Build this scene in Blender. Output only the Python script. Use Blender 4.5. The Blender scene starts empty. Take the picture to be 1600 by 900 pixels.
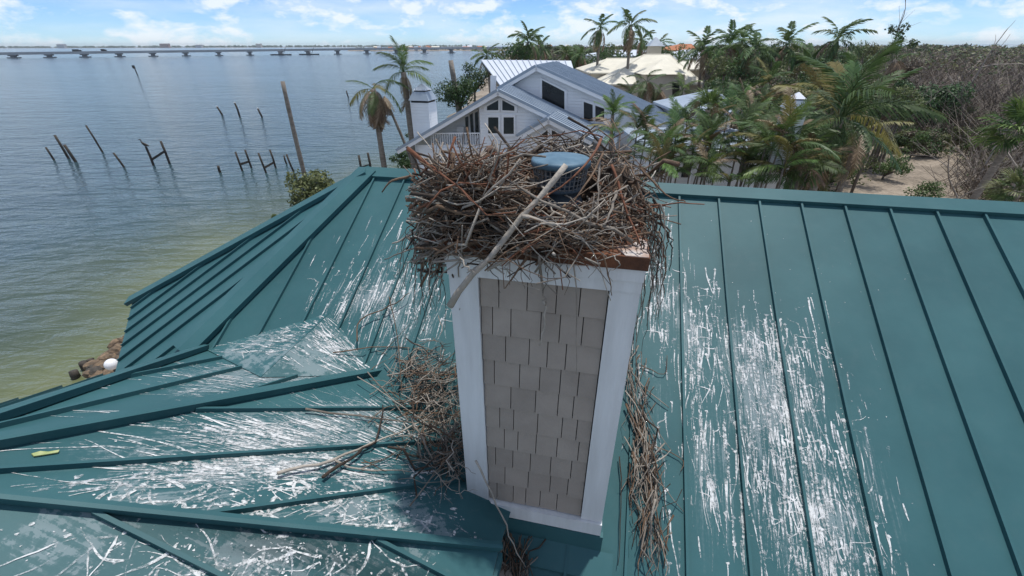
import bpy, bmesh, math, random
import numpy as np
from mathutils import Vector, Matrix
random.seed(7); rng = np.random.default_rng(7)
sc = bpy.context.scene
H = 12.0          # camera height above the water
S = 0.82          # metres per roof unit
# ---------------------------------------------------------------- camera
F = 668.0; PITCH = math.radians(29.6); sp, cp = math.sin(PITCH), math.cos(PITCH)
cam = bpy.data.cameras.new('camera'); camo = bpy.data.objects.new('camera', cam)
sc.collection.objects.link(camo); sc.camera = camo
cam.sensor_width = 36; cam.lens = F/1600*36; cam.clip_start = .05; cam.clip_end = 60000
camo.location = (0, 0, H); camo.rotation_euler = (math.pi/2-PITCH, math.radians(0.15), 0)
# ---------------------------------------------------------------- sky and sun
SUN_EL, SUN_AZ = 78.0, 42.0      # azimuth clockwise from +Y
w = bpy.data.worlds.new('World'); sc.world = w; w.use_nodes = True
nt = w.node_tree; nt.nodes.clear()
def N(nt, t, **k):
    n = nt.nodes.new(t)
    for a, v in k.items():
        if a.startswith('i_'): n.inputs[a[2:].replace('_', ' ')].default_value = v
        else: setattr(n, a, v)
    return n
def L(nt, a, b): nt.links.new(a, b)
def math_n(nt, op, a, b=None, c=None, clamp=False):
    n = nt.nodes.new('ShaderNodeMath'); n.operation = op; n.use_clamp = clamp
    for i, v in enumerate((a, b, c)):
        if v is None: continue
        if isinstance(v, (int, float)): n.inputs[i].default_value = v
        else: nt.links.new(v, n.inputs[i])
    return n.outputs[0]
def ramp(nt, fac, stops, interp='LINEAR'):
    n = nt.nodes.new('ShaderNodeValToRGB'); n.color_ramp.interpolation = interp
    e = n.color_ramp.elements
    while len(e) < len(stops): e.new(.5)
    for q, (ps, c) in zip(e, stops):
        q.position = ps; q.color = (*c, 1) if len(c) == 3 else c
    nt.links.new(fac, n.inputs[0]); return n.outputs[0]
def mixc(nt, fac, a, b, mode='MIX'):
    n = nt.nodes.new('ShaderNodeMix'); n.data_type = 'RGBA'; n.blend_type = mode
    for s, v in ((0, fac), (6, a), (7, b)):
        if isinstance(v, (int, float)): n.inputs[s].default_value = v
        elif isinstance(v, tuple): n.inputs[s].default_value = (*v, 1)
        else: nt.links.new(v, n.inputs[s])
    return n.outputs[2]
sky = N(nt, 'ShaderNodeTexSky', sky_type='NISHITA', sun_disc=False)
sky.sun_elevation = math.radians(SUN_EL); sky.sun_rotation = math.radians(SUN_AZ)
sky.altitude = 3500; sky.air_density = 1.0; sky.dust_density = .3; sky.ozone_density = 1.2
tc = N(nt, 'ShaderNodeTexCoord')
mp = N(nt, 'ShaderNodeMapping'); mp.inputs['Scale'].default_value = (1, 1, 2.3); L(nt, tc.outputs['Generated'], mp.inputs['Vector'])
n1 = N(nt, 'ShaderNodeTexNoise', i_Scale=11.0, i_Detail=9.0, i_Roughness=.6, i_Distortion=.15); L(nt, mp.outputs[0], n1.inputs['Vector'])
mp2 = N(nt, 'ShaderNodeMapping'); mp2.inputs['Scale'].default_value = (1, 1, 5.0); mp2.inputs['Location'].default_value = (3, 1, 0); L(nt, tc.outputs['Generated'], mp2.inputs['Vector'])
n2 = N(nt, 'ShaderNodeTexNoise', i_Scale=4.5, i_Detail=6.0, i_Roughness=.55); L(nt, mp2.outputs[0], n2.inputs['Vector'])
cum = ramp(nt, n1.outputs['Fac'], [(.47, (0, 0, 0)), (.60, (1, 1, 1))])
cir = ramp(nt, n2.outputs['Fac'], [(.40, (0, 0, 0)), (.72, (.7, .7, .7))])
cov = math_n(nt, 'MAXIMUM', cum, cir)
skyc = mixc(nt, 1.0, sky.outputs[0], (.56, .73, .94), 'MULTIPLY')
skyc = mixc(nt, math_n(nt, 'MULTIPLY', cov, .80), skyc, (6.6, 6.9, 7.2))
bg = N(nt, 'ShaderNodeBackground', i_Strength=.13); L(nt, skyc, bg.inputs['Color'])
wo = N(nt, 'ShaderNodeOutputWorld'); L(nt, bg.outputs[0], wo.inputs['Surface'])
sl = bpy.data.lights.new('sun', 'SUN'); sl.energy = 3.2; sl.angle = math.radians(1.5); sl.color = (1, .965, .91)
so = bpy.data.objects.new('sun', sl); sc.collection.objects.link(so)
so.rotation_euler = (math.radians(90-SUN_EL), 0, -math.radians(SUN_AZ)+math.pi)
_d = Vector((math.sin(math.radians(SUN_AZ))*math.cos(math.radians(SUN_EL)), math.cos(math.radians(SUN_AZ))*math.cos(math.radians(SUN_EL)), math.sin(math.radians(SUN_EL))))
so.rotation_euler = _d.to_track_quat('Z', 'Y').to_euler(); so.location = (20, 20, 60)
sc.view_settings.view_transform = 'Standard'; sc.view_settings.look = 'None'
sc.view_settings.exposure = 0.22; sc.view_settings.gamma = 1.0; sc.view_settings.use_curve_mapping = False
try: sc.cycles.max_bounces = 6; sc.cycles.transparent_max_bounces = 8
except Exception: pass
# ---------------------------------------------------------------- helpers: pixels to places
def ray(px, py):
    u = 450-py
    return np.array([px-800., u*sp+F*cp, u*cp-F*sp])
def unY(px, py, Y):
    r = ray(px, py); t = Y/r[1]; return np.array([r[0]*t, Y, H+r[2]*t])
def unZ(px, py, z):
    r = ray(px, py); t = (z-H)/r[2]; return np.array([r[0]*t, r[1]*t, z])
def proj(P):
    x, y, z = P[0], P[1], P[2]-H
    u = y*sp+z*cp; q = y*cp-z*sp
    return 800+F*x/q, 450-F*u/q
YAW = math.radians(12.2)
XH = np.array([math.cos(YAW), -math.sin(YAW), 0]); YH = np.array([math.sin(YAW), math.cos(YAW), 0]); ZH = np.array([0, 0, 1.])
def unYh(px, py, yh):                     # roof units, camera at origin
    r = ray(px, py); return r*(yh/(r@YH))
def W(P): P = np.asarray(P, float)*S; return P+np.array([0, 0, H])
def hs(x, y, z): return W(XH*x+YH*y+ZH*z)   # house coordinates -> world
# ---------------------------------------------------------------- objects
COL = sc.collection
def mk(name, verts, faces, mat=None, parent=None, smooth=False, uvs=None, mats=None, midx=None):
    me = bpy.data.meshes.new(name); me.from_pydata([tuple(map(float, v)) for v in verts], [], [tuple(map(int, f)) for f in faces])
    if mats:
        for m_ in mats: me.materials.append(m_)
        if midx is not None: me.polygons.foreach_set('material_index', np.asarray(midx, np.int32))
    elif mat: me.materials.append(mat)
    if smooth: me.polygons.foreach_set('use_smooth', np.ones(len(me.polygons), bool))
    if uvs is not None:
        ul = me.uv_layers.new(name='plan')
        for lp in me.loops: ul.data[lp.index].uv = uvs[lp.vertex_index]
    me.update()
    return lk(name, me, parent)
def lk(name, me, parent=None):
    o = bpy.data.objects.new(name, me); COL.objects.link(o)
    if parent: o.parent = parent
    return o
def tag(o, label, cat, group=None, kind=None):
    o['label'] = label; o['category'] = cat
    if group: o['group'] = group
    if kind: o['kind'] = kind
    return o
def struct(o): o['kind'] = 'structure'; return o
def thing(name, label, cat, group=None, loc=(0, 0, 0)):
    o = bpy.data.objects.new(name, None); COL.objects.link(o); o.location = loc; o.empty_display_size = .2
    return tag(o, label, cat, group)
class MB:
    def __init__(s): s.v = []; s.f = []; s.m = []
    def add(s, v, f, m=0):
        b = len(s.v); s.v += [tuple(map(float, q)) for q in v]; s.f += [tuple(i+b for i in q) for q in f]; s.m += [m]*len(f)
    def hexa(s, c, m=0):   # 8 corners: bottom 4 ccw, top 4
        s.add(c, [(3, 2, 1, 0), (4, 5, 6, 7), (0, 1, 5, 4), (1, 2, 6, 5), (2, 3, 7, 6), (3, 0, 4, 7)], m)
    def box(s, x0, x1, y0, y1, z0, z1, m=0):
        s.hexa([(x0, y0, z0), (x1, y0, z0), (x1, y1, z0), (x0, y1, z0), (x0, y0, z1), (x1, y0, z1), (x1, y1, z1), (x0, y1, z1)], m)
    def obox(s, O, ex, ey, ez, m=0):
        O, ex, ey, ez = [np.asarray(q, float) for q in (O, ex, ey, ez)]
        s.hexa([O, O+ex, O+ex+ey, O+ey, O+ez, O+ex+ez, O+ex+ey+ez, O+ey+ez], m)
    def prism(s, poly, d, m=0):   # poly list of 3d points, extruded by d
        n = len(poly); P = [np.asarray(q, float) for q in poly]; Q = [q+np.asarray(d, float) for q in P]
        s.add(P+Q, [tuple(range(n))[::-1], tuple(range(n, 2*n))]+[(i, (i+1) % n, n+(i+1) % n, n+i) for i in range(n)], m)
    def tube(s, pts, rad, k=6, m=0, cap=True):
        pts = [np.asarray(q, float) for q in pts]; n = len(pts)
        if isinstance(rad, (int, float)): rad = [rad]*n
        b = len(s.v); prev = None
        for i, q in enumerate(pts):
            t = pts[min(i+1, n-1)]-pts[max(i-1, 0)]; t = t/(np.linalg.norm(t)+1e-9)
            if prev is None:
                a = np.array([0, 0, 1.]) if abs(t[2]) < .9 else np.array([1., 0, 0])
            else: a = prev
            e1 = a-t*(a@t); e1 /= np.linalg.norm(e1)+1e-9; e2 = np.cross(t, e1); prev = e1
            for j in range(k):
                an = 2*math.pi*j/k; s.v.append(tuple(q+rad[i]*(math.cos(an)*e1+math.sin(an)*e2)))
        for i in range(n-1):
            for j in range(k):
                s.f.append((b+i*k+j, b+i*k+(j+1) % k, b+(i+1)*k+(j+1) % k, b+(i+1)*k+j)); s.m.append(m)
        if cap:
            s.f.append(tuple(b+j for j in range(k))[::-1]); s.m.append(m)
            s.f.append(tuple(b+(n-1)*k+j for j in range(k))); s.m.append(m)
    def lathe(s, prof, c=(0, 0, 0), k=24, m=0):
        b = len(s.v)
        for r, z in prof:
            for j in range(k):
                a = 2*math.pi*j/k; s.v.append((c[0]+r*math.cos(a), c[1]+r*math.sin(a), c[2]+z))
        for i in range(len(prof)-1):
            for j in range(k):
                s.f.append((b+i*k+j, b+i*k+(j+1) % k, b+(i+1)*k+(j+1) % k, b+(i+1)*k+j)); s.m.append(m)
    def build(s, name, mat, parent=None, smooth=False):
        if isinstance(mat, (list, tuple)): return mk(name, s.v, s.f, None, parent, smooth, mats=mat, midx=s.m)
        return mk(name, s.v, s.f, mat, parent, smooth)
# ---------------------------------------------------------------- materials
def mat_new(name):
    m = bpy.data.materials.new(name); m.use_nodes = True; nt = m.node_tree; nt.nodes.clear()
    b = N(nt, 'ShaderNodeBsdfPrincipled'); o = N(nt, 'ShaderNodeOutputMaterial'); L(nt, b.outputs[0], o.inputs['Surface'])
    return m, nt, b
def simple(name, c1, c2=None, scale=8., rough=.7, bump=0., bscale=None, metal=0., spec=.4, stretch=(1, 1, 1), rnd=0., detail=5.):
    m, nt, b = mat_new(name); c2 = c2 or c1
    tc = N(nt, 'ShaderNodeTexCoord'); mp = N(nt, 'ShaderNodeMapping'); mp.inputs['Scale'].default_value = stretch; L(nt, tc.outputs['Object'], mp.inputs['Vector'])
    nz = N(nt, 'ShaderNodeTexNoise', i_Scale=scale, i_Detail=detail, i_Roughness=.6); L(nt, mp.outputs[0], nz.inputs['Vector'])
    col = ramp(nt, nz.outputs['Fac'], [(.32, c1), (.68, c2)])
    if rnd:
        oi = N(nt, 'ShaderNodeObjectInfo'); hv = N(nt, 'ShaderNodeHueSaturation')
        L(nt, math_n(nt, 'MULTIPLY_ADD', oi.outputs['Random'], rnd*2, 1-rnd), hv.inputs['Value']); L(nt, col, hv.inputs['Color']); col = hv.outputs[0]
    L(nt, col, b.inputs['Base Color']); b.inputs['Roughness'].default_value = rough; b.inputs['Metallic'].default_value = metal
    b.inputs['Specular IOR Level'].default_value = spec
    if bump:
        nb = N(nt, 'ShaderNodeTexNoise', i_Scale=bscale or scale*4, i_Detail=4.); L(nt, mp.outputs[0], nb.inputs['Vector'])
        bp = N(nt, 'ShaderNodeBump', i_Strength=bump, i_Distance=.02); L(nt, nb.outputs['Fac'], bp.inputs['Height']); L(nt, bp.outputs[0], b.inputs['Normal'])
    return m
TEAL1, TEAL2 = (.028, .094, .106), (.042, .124, .136)
def teal_mat(name, blobs=None, web=0., su=26., sv=2.6, thr=.505):
    """painted standing-seam metal; blobs: (u,v,ru,rv,angle,weight) patches of bird droppings in the plan map"""
    m, nt, b = mat_new(name)
    tc = N(nt, 'ShaderNodeTexCoord')
    nz = N(nt, 'ShaderNodeTexNoise', i_Scale=1.3, i_Detail=6., i_Roughness=.62); L(nt, tc.outputs['Object'], nz.inputs['Vector'])
    col = ramp(nt, nz.outputs['Fac'], [(.3, TEAL1), (.7, TEAL2)])
    oi = N(nt, 'ShaderNodeObjectInfo'); hv = N(nt, 'ShaderNodeHueSaturation'); L(nt, col, hv.inputs['Color'])
    L(nt, math_n(nt, 'MULTIPLY_ADD', oi.outputs['Random'], .10, .95), hv.inputs['Value']); col = hv.outputs[0]
    rough = .55
    if blobs:
        uv = N(nt, 'ShaderNodeUVMap', uv_map='plan'); mask = None
        for (u, v, ru, rv, an, wt) in blobs:
            q = N(nt, 'ShaderNodeMapping', vector_type='TEXTURE'); q.inputs['Location'].default_value = (u, v, 0); q.inputs['Rotation'].default_value = (0, 0, an); q.inputs['Scale'].default_value = (ru, rv, 1)
            L(nt, uv.outputs[0], q.inputs['Vector'])
            ln = N(nt, 'ShaderNodeVectorMath', operation='LENGTH'); L(nt, q.outputs[0], ln.inputs[0])
            mr = N(nt, 'ShaderNodeMapRange', interpolation_type='SMOOTHSTEP'); L(nt, ln.outputs['Value'], mr.inputs[0])
            mr.inputs[1].default_value = 1.55; mr.inputs[2].default_value = 0.; mr.inputs[3].default_value = 0; mr.inputs[4].default_value = wt
            mask = mr.outputs[0] if mask is None else math_n(nt, 'MAXIMUM', mask, mr.outputs[0])
        def noise(scl, loc=(0, 0, 0), det=6., ro=.6, dist=0.):
            q = N(nt, 'ShaderNodeMapping'); q.inputs['Scale'].default_value = scl; q.inputs['Location'].default_value = loc; L(nt, uv.outputs[0], q.inputs['Vector'])
            z = N(nt, 'ShaderNodeTexNoise', i_Scale=1., i_Detail=det, i_Roughness=ro, i_Distortion=dist); L(nt, q.outputs[0], z.inputs['Vector']); return z.outputs['Fac']
        streak = noise((su, sv, 1), (0, 0, 0), 5., .62, .25)
        clump = noise((4.2, 2.4, 1), (7, 3, 0), 6., .62, .8)
        grit = noise((60, 42, 1), (2, 9, 0), 3., .6)
        drip = noise((su*1.9, sv*.30, 1), (5, 1, 0), 4., .6, .12)
        a = math_n(nt, 'MULTIPLY_ADD', drip, .34, math_n(nt, 'MULTIPLY', streak, .44))
        a = math_n(nt, 'MULTIPLY_ADD', grit, .22, a)                 # mean .5
        mk2 = math_n(nt, 'MULTIPLY', mask, math_n(nt, 'MULTIPLY_ADD', clump, 2.0, .02))
        if web:
            wn = noise((2.6, 3.2, 1), (1, 4, 0), 6., .65, .5)
            rdg = math_n(nt, 'SUBTRACT', .06, math_n(nt, 'ABSOLUTE', math_n(nt, 'SUBTRACT', wn, .5)))
            rdg = math_n(nt, 'MAXIMUM', rdg, -.02)
            mk2 = math_n(nt, 'MULTIPLY_ADD', math_n(nt, 'MULTIPLY', rdg, math_n(nt, 'MINIMUM', math_n(nt, 'MULTIPLY', mask, 2.), 1.)), web*7., mk2)
        a = math_n(nt, 'ADD', a, math_n(nt, 'MULTIPLY_ADD', mk2, .26, -.26))
        fac = N(nt, 'ShaderNodeMapRange', interpolation_type='SMOOTHSTEP'); L(nt, a, fac.inputs[0])
        fac.inputs[1].default_value = thr-.012; fac.inputs[2].default_value = thr+.042
        wash = N(nt, 'ShaderNodeMapRange', interpolation_type='SMOOTHSTEP'); L(nt, a, wash.inputs[0]); wash.inputs[1].default_value = thr-.09; wash.inputs[2].default_value = thr+.03
        fc = math_n(nt, 'MULTIPLY_ADD', fac.outputs[0], .13, math_n(nt, 'MULTIPLY', wash.outputs[0], .05))
        fc = math_n(nt, 'MULTIPLY', fc, math_n(nt, 'GREATER_THAN', mask, .02))
        col = mixc(nt, fc, col, ramp(nt, clump, [(.35, (.58, .60, .62)), (.6, (.74, .76, .79))]))
        L(nt, math_n(nt, 'MULTIPLY_ADD', fc, .35, rough), b.inputs['Roughness'])
        bp = N(nt, 'ShaderNodeBump', i_Strength=.25, i_Distance=.004); L(nt, fc, bp.inputs['Height']); L(nt, bp.outputs[0], b.inputs['Normal'])
    else: b.inputs['Roughness'].default_value = rough
    cn = N(nt, 'ShaderNodeTexNoise', i_Scale=2.2, i_Detail=1.5); L(nt, tc.outputs['Object'], cn.inputs['Vector'])
    ob = N(nt, 'ShaderNodeBump', i_Strength=.35, i_Distance=.012); L(nt, cn.outputs['Fac'], ob.inputs['Height'])
    if blobs: L(nt, ob.outputs[0], bp.inputs['Normal'])
    else: L(nt, ob.outputs[0], b.inputs['Normal'])
    gn = N(nt, 'ShaderNodeTexNoise', i_Scale=9., i_Detail=8., i_Roughness=.7); L(nt, tc.outputs['Object'], gn.inputs['Vector'])
    col = mixc(nt, ramp(nt, gn.outputs['Fac'], [(.50, (0, 0, 0)), (.80, (.16, .16, .16))]), col, (.09, .14, .15))
    L(nt, col, b.inputs['Base Color']); b.inputs['Specular IOR Level'].default_value = .22
    return m
M_TEAL = teal_mat('teal_metal')
def lap_mat(name, c, pitch, rough=.6, strength=.9):   # clapboard: saw profile over height
    m, nt, b = mat_new(name); ge = N(nt, 'ShaderNodeNewGeometry'); sx = N(nt, 'ShaderNodeSeparateXYZ'); L(nt, ge.outputs['Position'], sx.inputs[0])
    fr = math_n(nt, 'FRACT', math_n(nt, 'MULTIPLY', sx.outputs['Z'], 1/pitch))
    bp = N(nt, 'ShaderNodeBump', i_Strength=strength, i_Distance=.03); L(nt, math_n(nt, 'SUBTRACT', 1., fr), bp.inputs['Height']); L(nt, bp.outputs[0], b.inputs['Normal'])
    nz = N(nt, 'ShaderNodeTexNoise', i_Scale=.7, i_Detail=6.); L(nt, ge.outputs['Position'], nz.inputs['Vector'])
    L(nt, ramp(nt, nz.outputs['Fac'], [(.3, tuple(q*.9 for q in c)), (.7, c)]), b.inputs['Base Color']); b.inputs['Roughness'].default_value = rough
    return m
M_TRIM = simple('white_trim_paint', (.60, .61, .61), (.75, .77, .78), 3, .55, .10, 40, stretch=(3, 3, .35), detail=8.)
M_SHINGLE = simple('taupe_shingle', (.310, .268, .230), (.36, .313, .27), 6, .85, .15, 60, rnd=.07)
M_RUST = simple('rusty_steel', (.055, .024, .014), (.19, .075, .036), 6, .8, .3, 40)
M_RUSTW = simple('limed_rust', (.30, .17, .11), (.62, .60, .58), 9, .8, .2, 40)
M_CAPBLUE = simple('blue_weathered_metal', (.05, .115, .17), (.12, .21, .28), 9, .5, .1)
M_PIPE = simple('dark_blue_pipe', (.030, .052, .075), (.055, .085, .115), 9, .5, .05)
M_WIRE = simple('dull_wire', (.13, .14, .15), (.20, .20, .20), 20, .6)
M_WHITE = simple('white_paint', (.80, .81, .82), (.86, .86, .87), 2, .6)
M_LAP = lap_mat('white_clapboard', (.86, .87, .88), .22)
M_GLASS = simple('dark_glass', (.010, .012, .014), (.02, .023, .026), 1, .08, spec=.5)
M_ROOFG = simple('grey_metal_roof', (.28, .34, .41), (.34, .40, .47), 1.2, .42, rnd=.05)
M_ROOFW = simple('white_metal_roof', (.55, .60, .67), (.62, .66, .72), 1.2, .42)
M_CREAM = simple('cream_roof', (.60, .57, .47), (.72, .68, .57), .7, .6)
M_CREAMW = simple('cream_wall', (.50, .46, .38), (.58, .53, .45), .6, .8)
M_ORANGE = simple('orange_tile', (.36, .13, .06), (.44, .18, .08), 1, .8)
M_PILE = simple('wet_piling_wood', (.03, .026, .022), (.085, .072, .058), 3, .85, .3, 20)
M_GUANO = simple('guano_top', (.5, .5, .48), (.7, .7, .68), 6, .9)
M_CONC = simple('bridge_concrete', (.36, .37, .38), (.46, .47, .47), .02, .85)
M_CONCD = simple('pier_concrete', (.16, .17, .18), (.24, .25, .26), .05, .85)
M_TRUNK = simple('palm_trunk', (.16, .135, .11), (.30, .265, .225), 3, .95, .6, 9, stretch=(1, 1, 4), rnd=.12)
M_BARK = simple('grey_bark', (.10, .085, .07), (.20, .175, .15), 4, .95, .4, 16, rnd=.15)
M_DEADW = simple('bleached_wood', (.22, .19, .165), (.36, .32, .285), 3, .95, .3, 14, rnd=.15)
M_THATCH = simple('dead_frond', (.13, .085, .05), (.27, .19, .125), 3, .95, rnd=.15)
def leaf_mat(name, c1, c2, rnd=.18, rough=.5, trans=.25, scale=.9):
    m, nt, b = mat_new(name); ge = N(nt, 'ShaderNodeNewGeometry'); oi = N(nt, 'ShaderNodeObjectInfo')
    nz = N(nt, 'ShaderNodeTexNoise', i_Scale=scale, i_Detail=3.); L(nt, ge.outputs['Position'], nz.inputs['Vector'])
    f = math_n(nt, 'ADD', math_n(nt, 'MULTIPLY', ge.outputs['Random Per Island'], .7), math_n(nt, 'MULTIPLY', nz.outputs['Fac'], .5))
    col = ramp(nt, f, [(.2, c1), (.9, c2)])
    hv = N(nt, 'ShaderNodeHueSaturation'); L(nt, col, hv.inputs['Color'])
    L(nt, math_n(nt, 'MULTIPLY_ADD', oi.outputs['Random'], 2*rnd, 1-rnd), hv.inputs['Value'])
    L(nt, math_n(nt, 'MULTIPLY_ADD', oi.outputs['Random'], .04, .48), hv.inputs['Hue'])
    L(nt, hv.outputs[0], b.inputs['Base Color']); b.inputs['Roughness'].default_value = rough; b.inputs['Specular IOR Level'].default_value = .3
    if trans:
        tr = N(nt, 'ShaderNodeBsdfTranslucent'); L(nt, hv.outputs[0], tr.inputs['Color'])
        mx = N(nt, 'ShaderNodeMixShader'); mx.inputs[0].default_value = trans; L(nt, b.outputs[0], mx.inputs[1]); L(nt, tr.outputs[0], mx.inputs[2])
        L(nt, mx.outputs[0], nt.nodes['Material Output'].inputs['Surface'])
    return m
M_FROND = leaf_mat('palm_leaf', (0.037, 0.0715, 0.0247), (0.1047, 0.1664, 0.0555))
M_FRONDB = leaf_mat('bright_palm_leaf', (0.065, 0.13, 0.0325), (0.182, 0.273, 0.078))
M_FRONDY = leaf_mat('yellowing_palm_leaf', (.12, .12, .035), (.25, .21, .08))
M_FRONDD = leaf_mat('withered_palm_leaf', (0.132, 0.088, 0.0495), (0.297, 0.22, 0.143), trans=.1)
M_LEAFD = leaf_mat('dark_leaf', (0.0218, 0.049, 0.019), (0.0748, 0.1292, 0.0435))
M_LEAF = leaf_mat('mid_leaf', (0.042, 0.0825, 0.027), (0.1275, 0.1875, 0.063))
M_LEAFO = leaf_mat('olive_leaf', (0.072, 0.09, 0.0336), (0.18, 0.192, 0.078))
M_LEAFB = leaf_mat('brown_leaf', (.07, .052, .036), (.15, .12, .085), trans=.1)
M_TWIG = leaf_mat('grey_brown_twig', (.075, .060, .048), (.19, .16, .135), trans=0., rough=.9)
# ---------------------------------------------------------------- water, land
def water_mat():
    m, nt, b = mat_new('sea_water'); ge = N(nt, 'ShaderNodeNewGeometry'); sx = N(nt, 'ShaderNodeSeparateXYZ'); L(nt, ge.outputs['Position'], sx.inputs[0])
    nz = N(nt, 'ShaderNodeTexNoise', i_Scale=.10, i_Detail=4.); L(nt, ge.outputs['Position'], nz.inputs['Vector'])
    d = math_n(nt, 'SUBTRACT', -16.5, sx.outputs['X'])                       # metres off the beach
    d = math_n(nt, 'ADD', d, math_n(nt, 'MULTIPLY_ADD', nz.outputs['Fac'], 16., -8.))
    d = math_n(nt, 'ADD', d, math_n(nt, 'MULTIPLY', math_n(nt, 'MAXIMUM', math_n(nt, 'SUBTRACT', sx.outputs['Y'], 22.), 0.), .45))
    far = N(nt, 'ShaderNodeTexNoise', i_Scale=.012, i_Detail=5.); L(nt, ge.outputs['Position'], far.inputs['Vector'])
    shore = ramp(nt, math_n(nt, 'DIVIDE', d, 34., clamp=True), [(0., (.17, .18, .075)), (.10, (.135, .155, .066)), (.30, (.062, .088, .056)), (.55, (.040, .078, .086)), (1., (.032, .066, .080))])
    col = mixc(nt, math_n(nt, 'MULTIPLY', far.outputs['Fac'], .35), shore, (.032, .055, .070), 'MIX')
    L(nt, col, b.inputs['Base Color']); b.inputs['IOR'].default_value = 1.33; b.inputs['Roughness'].default_value = .12
    def wv(scale, stretch, rot, det):
        q = N(nt, 'ShaderNodeMapping'); q.inputs['Scale'].default_value = stretch; q.inputs['Rotation'].default_value = (0, 0, rot); L(nt, ge.outputs['Position'], q.inputs['Vector'])
        z = N(nt, 'ShaderNodeTexNoise', i_Scale=scale, i_Detail=det, i_Roughness=.6, i_Distortion=.3); L(nt, q.outputs[0], z.inputs['Vector']); return z.outputs['Fac']
    h = math_n(nt, 'ADD', math_n(nt, 'MULTIPLY', wv(.9, (.38, 1, 1), .35, 4.), 1.), math_n(nt, 'MULTIPLY', wv(.24, (.4, 1, 1), .55, 3.), 1.6))
    wp = N(nt, 'ShaderNodeTexNoise', i_Scale=.035, i_Detail=4.); qm = N(nt, 'ShaderNodeMapping'); qm.inputs['Scale'].default_value = (.35, 1, 1); L(nt, ge.outputs['Position'], qm.inputs['Vector']); L(nt, qm.outputs[0], wp.inputs['Vector'])
    bp = N(nt, 'ShaderNodeBump', i_Distance=.36); L(nt, math_n(nt, 'MULTIPLY_ADD', wp.outputs['Fac'], 1.6, .15, clamp=True), bp.inputs['Strength']); L(nt, h, bp.inputs['Height']); L(nt, bp.outputs[0], b.inputs['Normal'])
    return m
R = 30000.
struct(mk('sea', [(-R, -200, 0), (R, -200, 0), (R, R, 0), (-R, R, 0)], [(0, 1, 2, 3)], water_mat()))
def sand_mat():
    m, nt, b = mat_new('sandy_ground'); ge = N(nt, 'ShaderNodeNewGeometry')
    n1 = N(nt, 'ShaderNodeTexNoise', i_Scale=.22, i_Detail=6., i_Roughness=.6); L(nt, ge.outputs['Position'], n1.inputs['Vector'])
    n2 = N(nt, 'ShaderNodeTexNoise', i_Scale=3., i_Detail=6., i_Roughness=.7); L(nt, ge.outputs['Position'], n2.inputs['Vector'])
    f = math_n(nt, 'MULTIPLY_ADD', n2.outputs['Fac'], .5, math_n(nt, 'MULTIPLY', n1.outputs['Fac'], .6))
    L(nt, ramp(nt, f, [(.38, (.075, .065, .045)), (.5, (.20, .165, .125)), (.66, (.36, .30, .235))]), b.inputs['Base Color']); b.inputs['Roughness'].default_value = .95
    bp = N(nt, 'ShaderNodeBump', i_Strength=.5, i_Distance=.1); L(nt, n2.outputs['Fac'], bp.inputs['Height']); L(nt, bp.outputs[0], b.inputs['Normal'])
    return m
GZ = 1.1
ys = list(np.linspace(-60, 100, 80))+list(np.geomspace(104, 900, 40)); gv = []; gf = []
xs = [0, 1.2, 2.5, 5, 12, 40, 120, 400, 1200, 4000]
for i, y in enumerate(ys):
    sh = -17.8+1.0*math.sin(y*.19)+.6*math.sin(y*.61+1)+5.6*min(max((y-24)/16, 0), 1)+(y-100)*.01*(y > 100)
    for j, dx in enumerate(xs):
        z = [-.6, .12, .55, .95, 1.1, 1.1, 1.1, 1.1, 1.1, 1.1][j]
        gv.append((sh+dx, y, z+(.06*math.sin(y*1.3+dx) if 0 < j < 5 else 0)))
nx = len(xs)
for i in range(len(ys)-1):
    for j in range(nx-1): gf.append((i*nx+j, i*nx+j+1, (i+1)*nx+j+1, (i+1)*nx+j))
struct(mk('ground', gv, gf, sand_mat(), smooth=True))
# ---------------------------------------------------------------- teal-roofed house
house = thing('house', 'teal standing seam metal roofed house in the foreground under the chimney', 'house', loc=hs(-1.5, 3, -14))
hinv = Vector(house.location)
def hp(pts): return [np.asarray(q)-np.array(hinv) for q in pts]
SL = .54
def hd(d): a = math.radians(d); return np.array([math.sin(a), math.cos(a), 0.])
AP = np.array([-3.3, 1.3, -1.8])               # tower apex (roof units)
class Plane:     # z = c + g.(x,y)
    def __init__(s, P, face):                   # passes P, descends along heading face
        s.d = hd(face); s.g = -SL*s.d[:2]; s.c = P[2]-s.g@np.asarray(P[:2])
        s.v = s.d-np.array([0, 0, SL]); s.v /= np.linalg.norm(s.v)
        s.u = np.array([s.d[1], -s.d[0], 0.]); s.n = np.cross(s.u, s.v); s.n *= np.sign(s.n[2])
        s.O = np.asarray(P, float)
    def z(s, P): return s.c+s.g@np.asarray(P[:2])
    def px(s, x, y): r = ray(x, y); return r*(s.c/(r[2]-s.g@r[:2]))
    def uv(s, P): q = np.asarray(P)-s.O; return np.array([q@s.u, q@s.v])
    def p(s, u, v): return s.O+s.u*u+s.v*v
FC = math.degrees(YAW)
PM = Plane(XH*0+YH*0+np.array([0, 0, -5.126]), FC+180)
R0 = PM.px(575, 267); R0[2] = -1.75
PM.O = R0.copy()
PL_ = Plane(R0, FC-135)
PF = {k: Plane(AP, FC+a) for k, a in (('far', -45), ('away', 0), ('east', 45), ('side', 90), ('near', 135))}
PF0, PF1, PF2, PF3, PF4 = [PF[k] for k in ('far', 'away', 'east', 'side', 'near')]
ZE = -3.86
def tri(*pl):     # intersection of three planes; a number is a level z
    A_, b_ = [], []
    for q in pl:
        if isinstance(q, (int, float)): A_.append([0, 0, 1]); b_.append(q)
        else: A_.append([-q.g[0], -q.g[1], 1]); b_.append(q.c)
    return np.linalg.solve(np.array(A_, float), np.array(b_, float))
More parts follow.
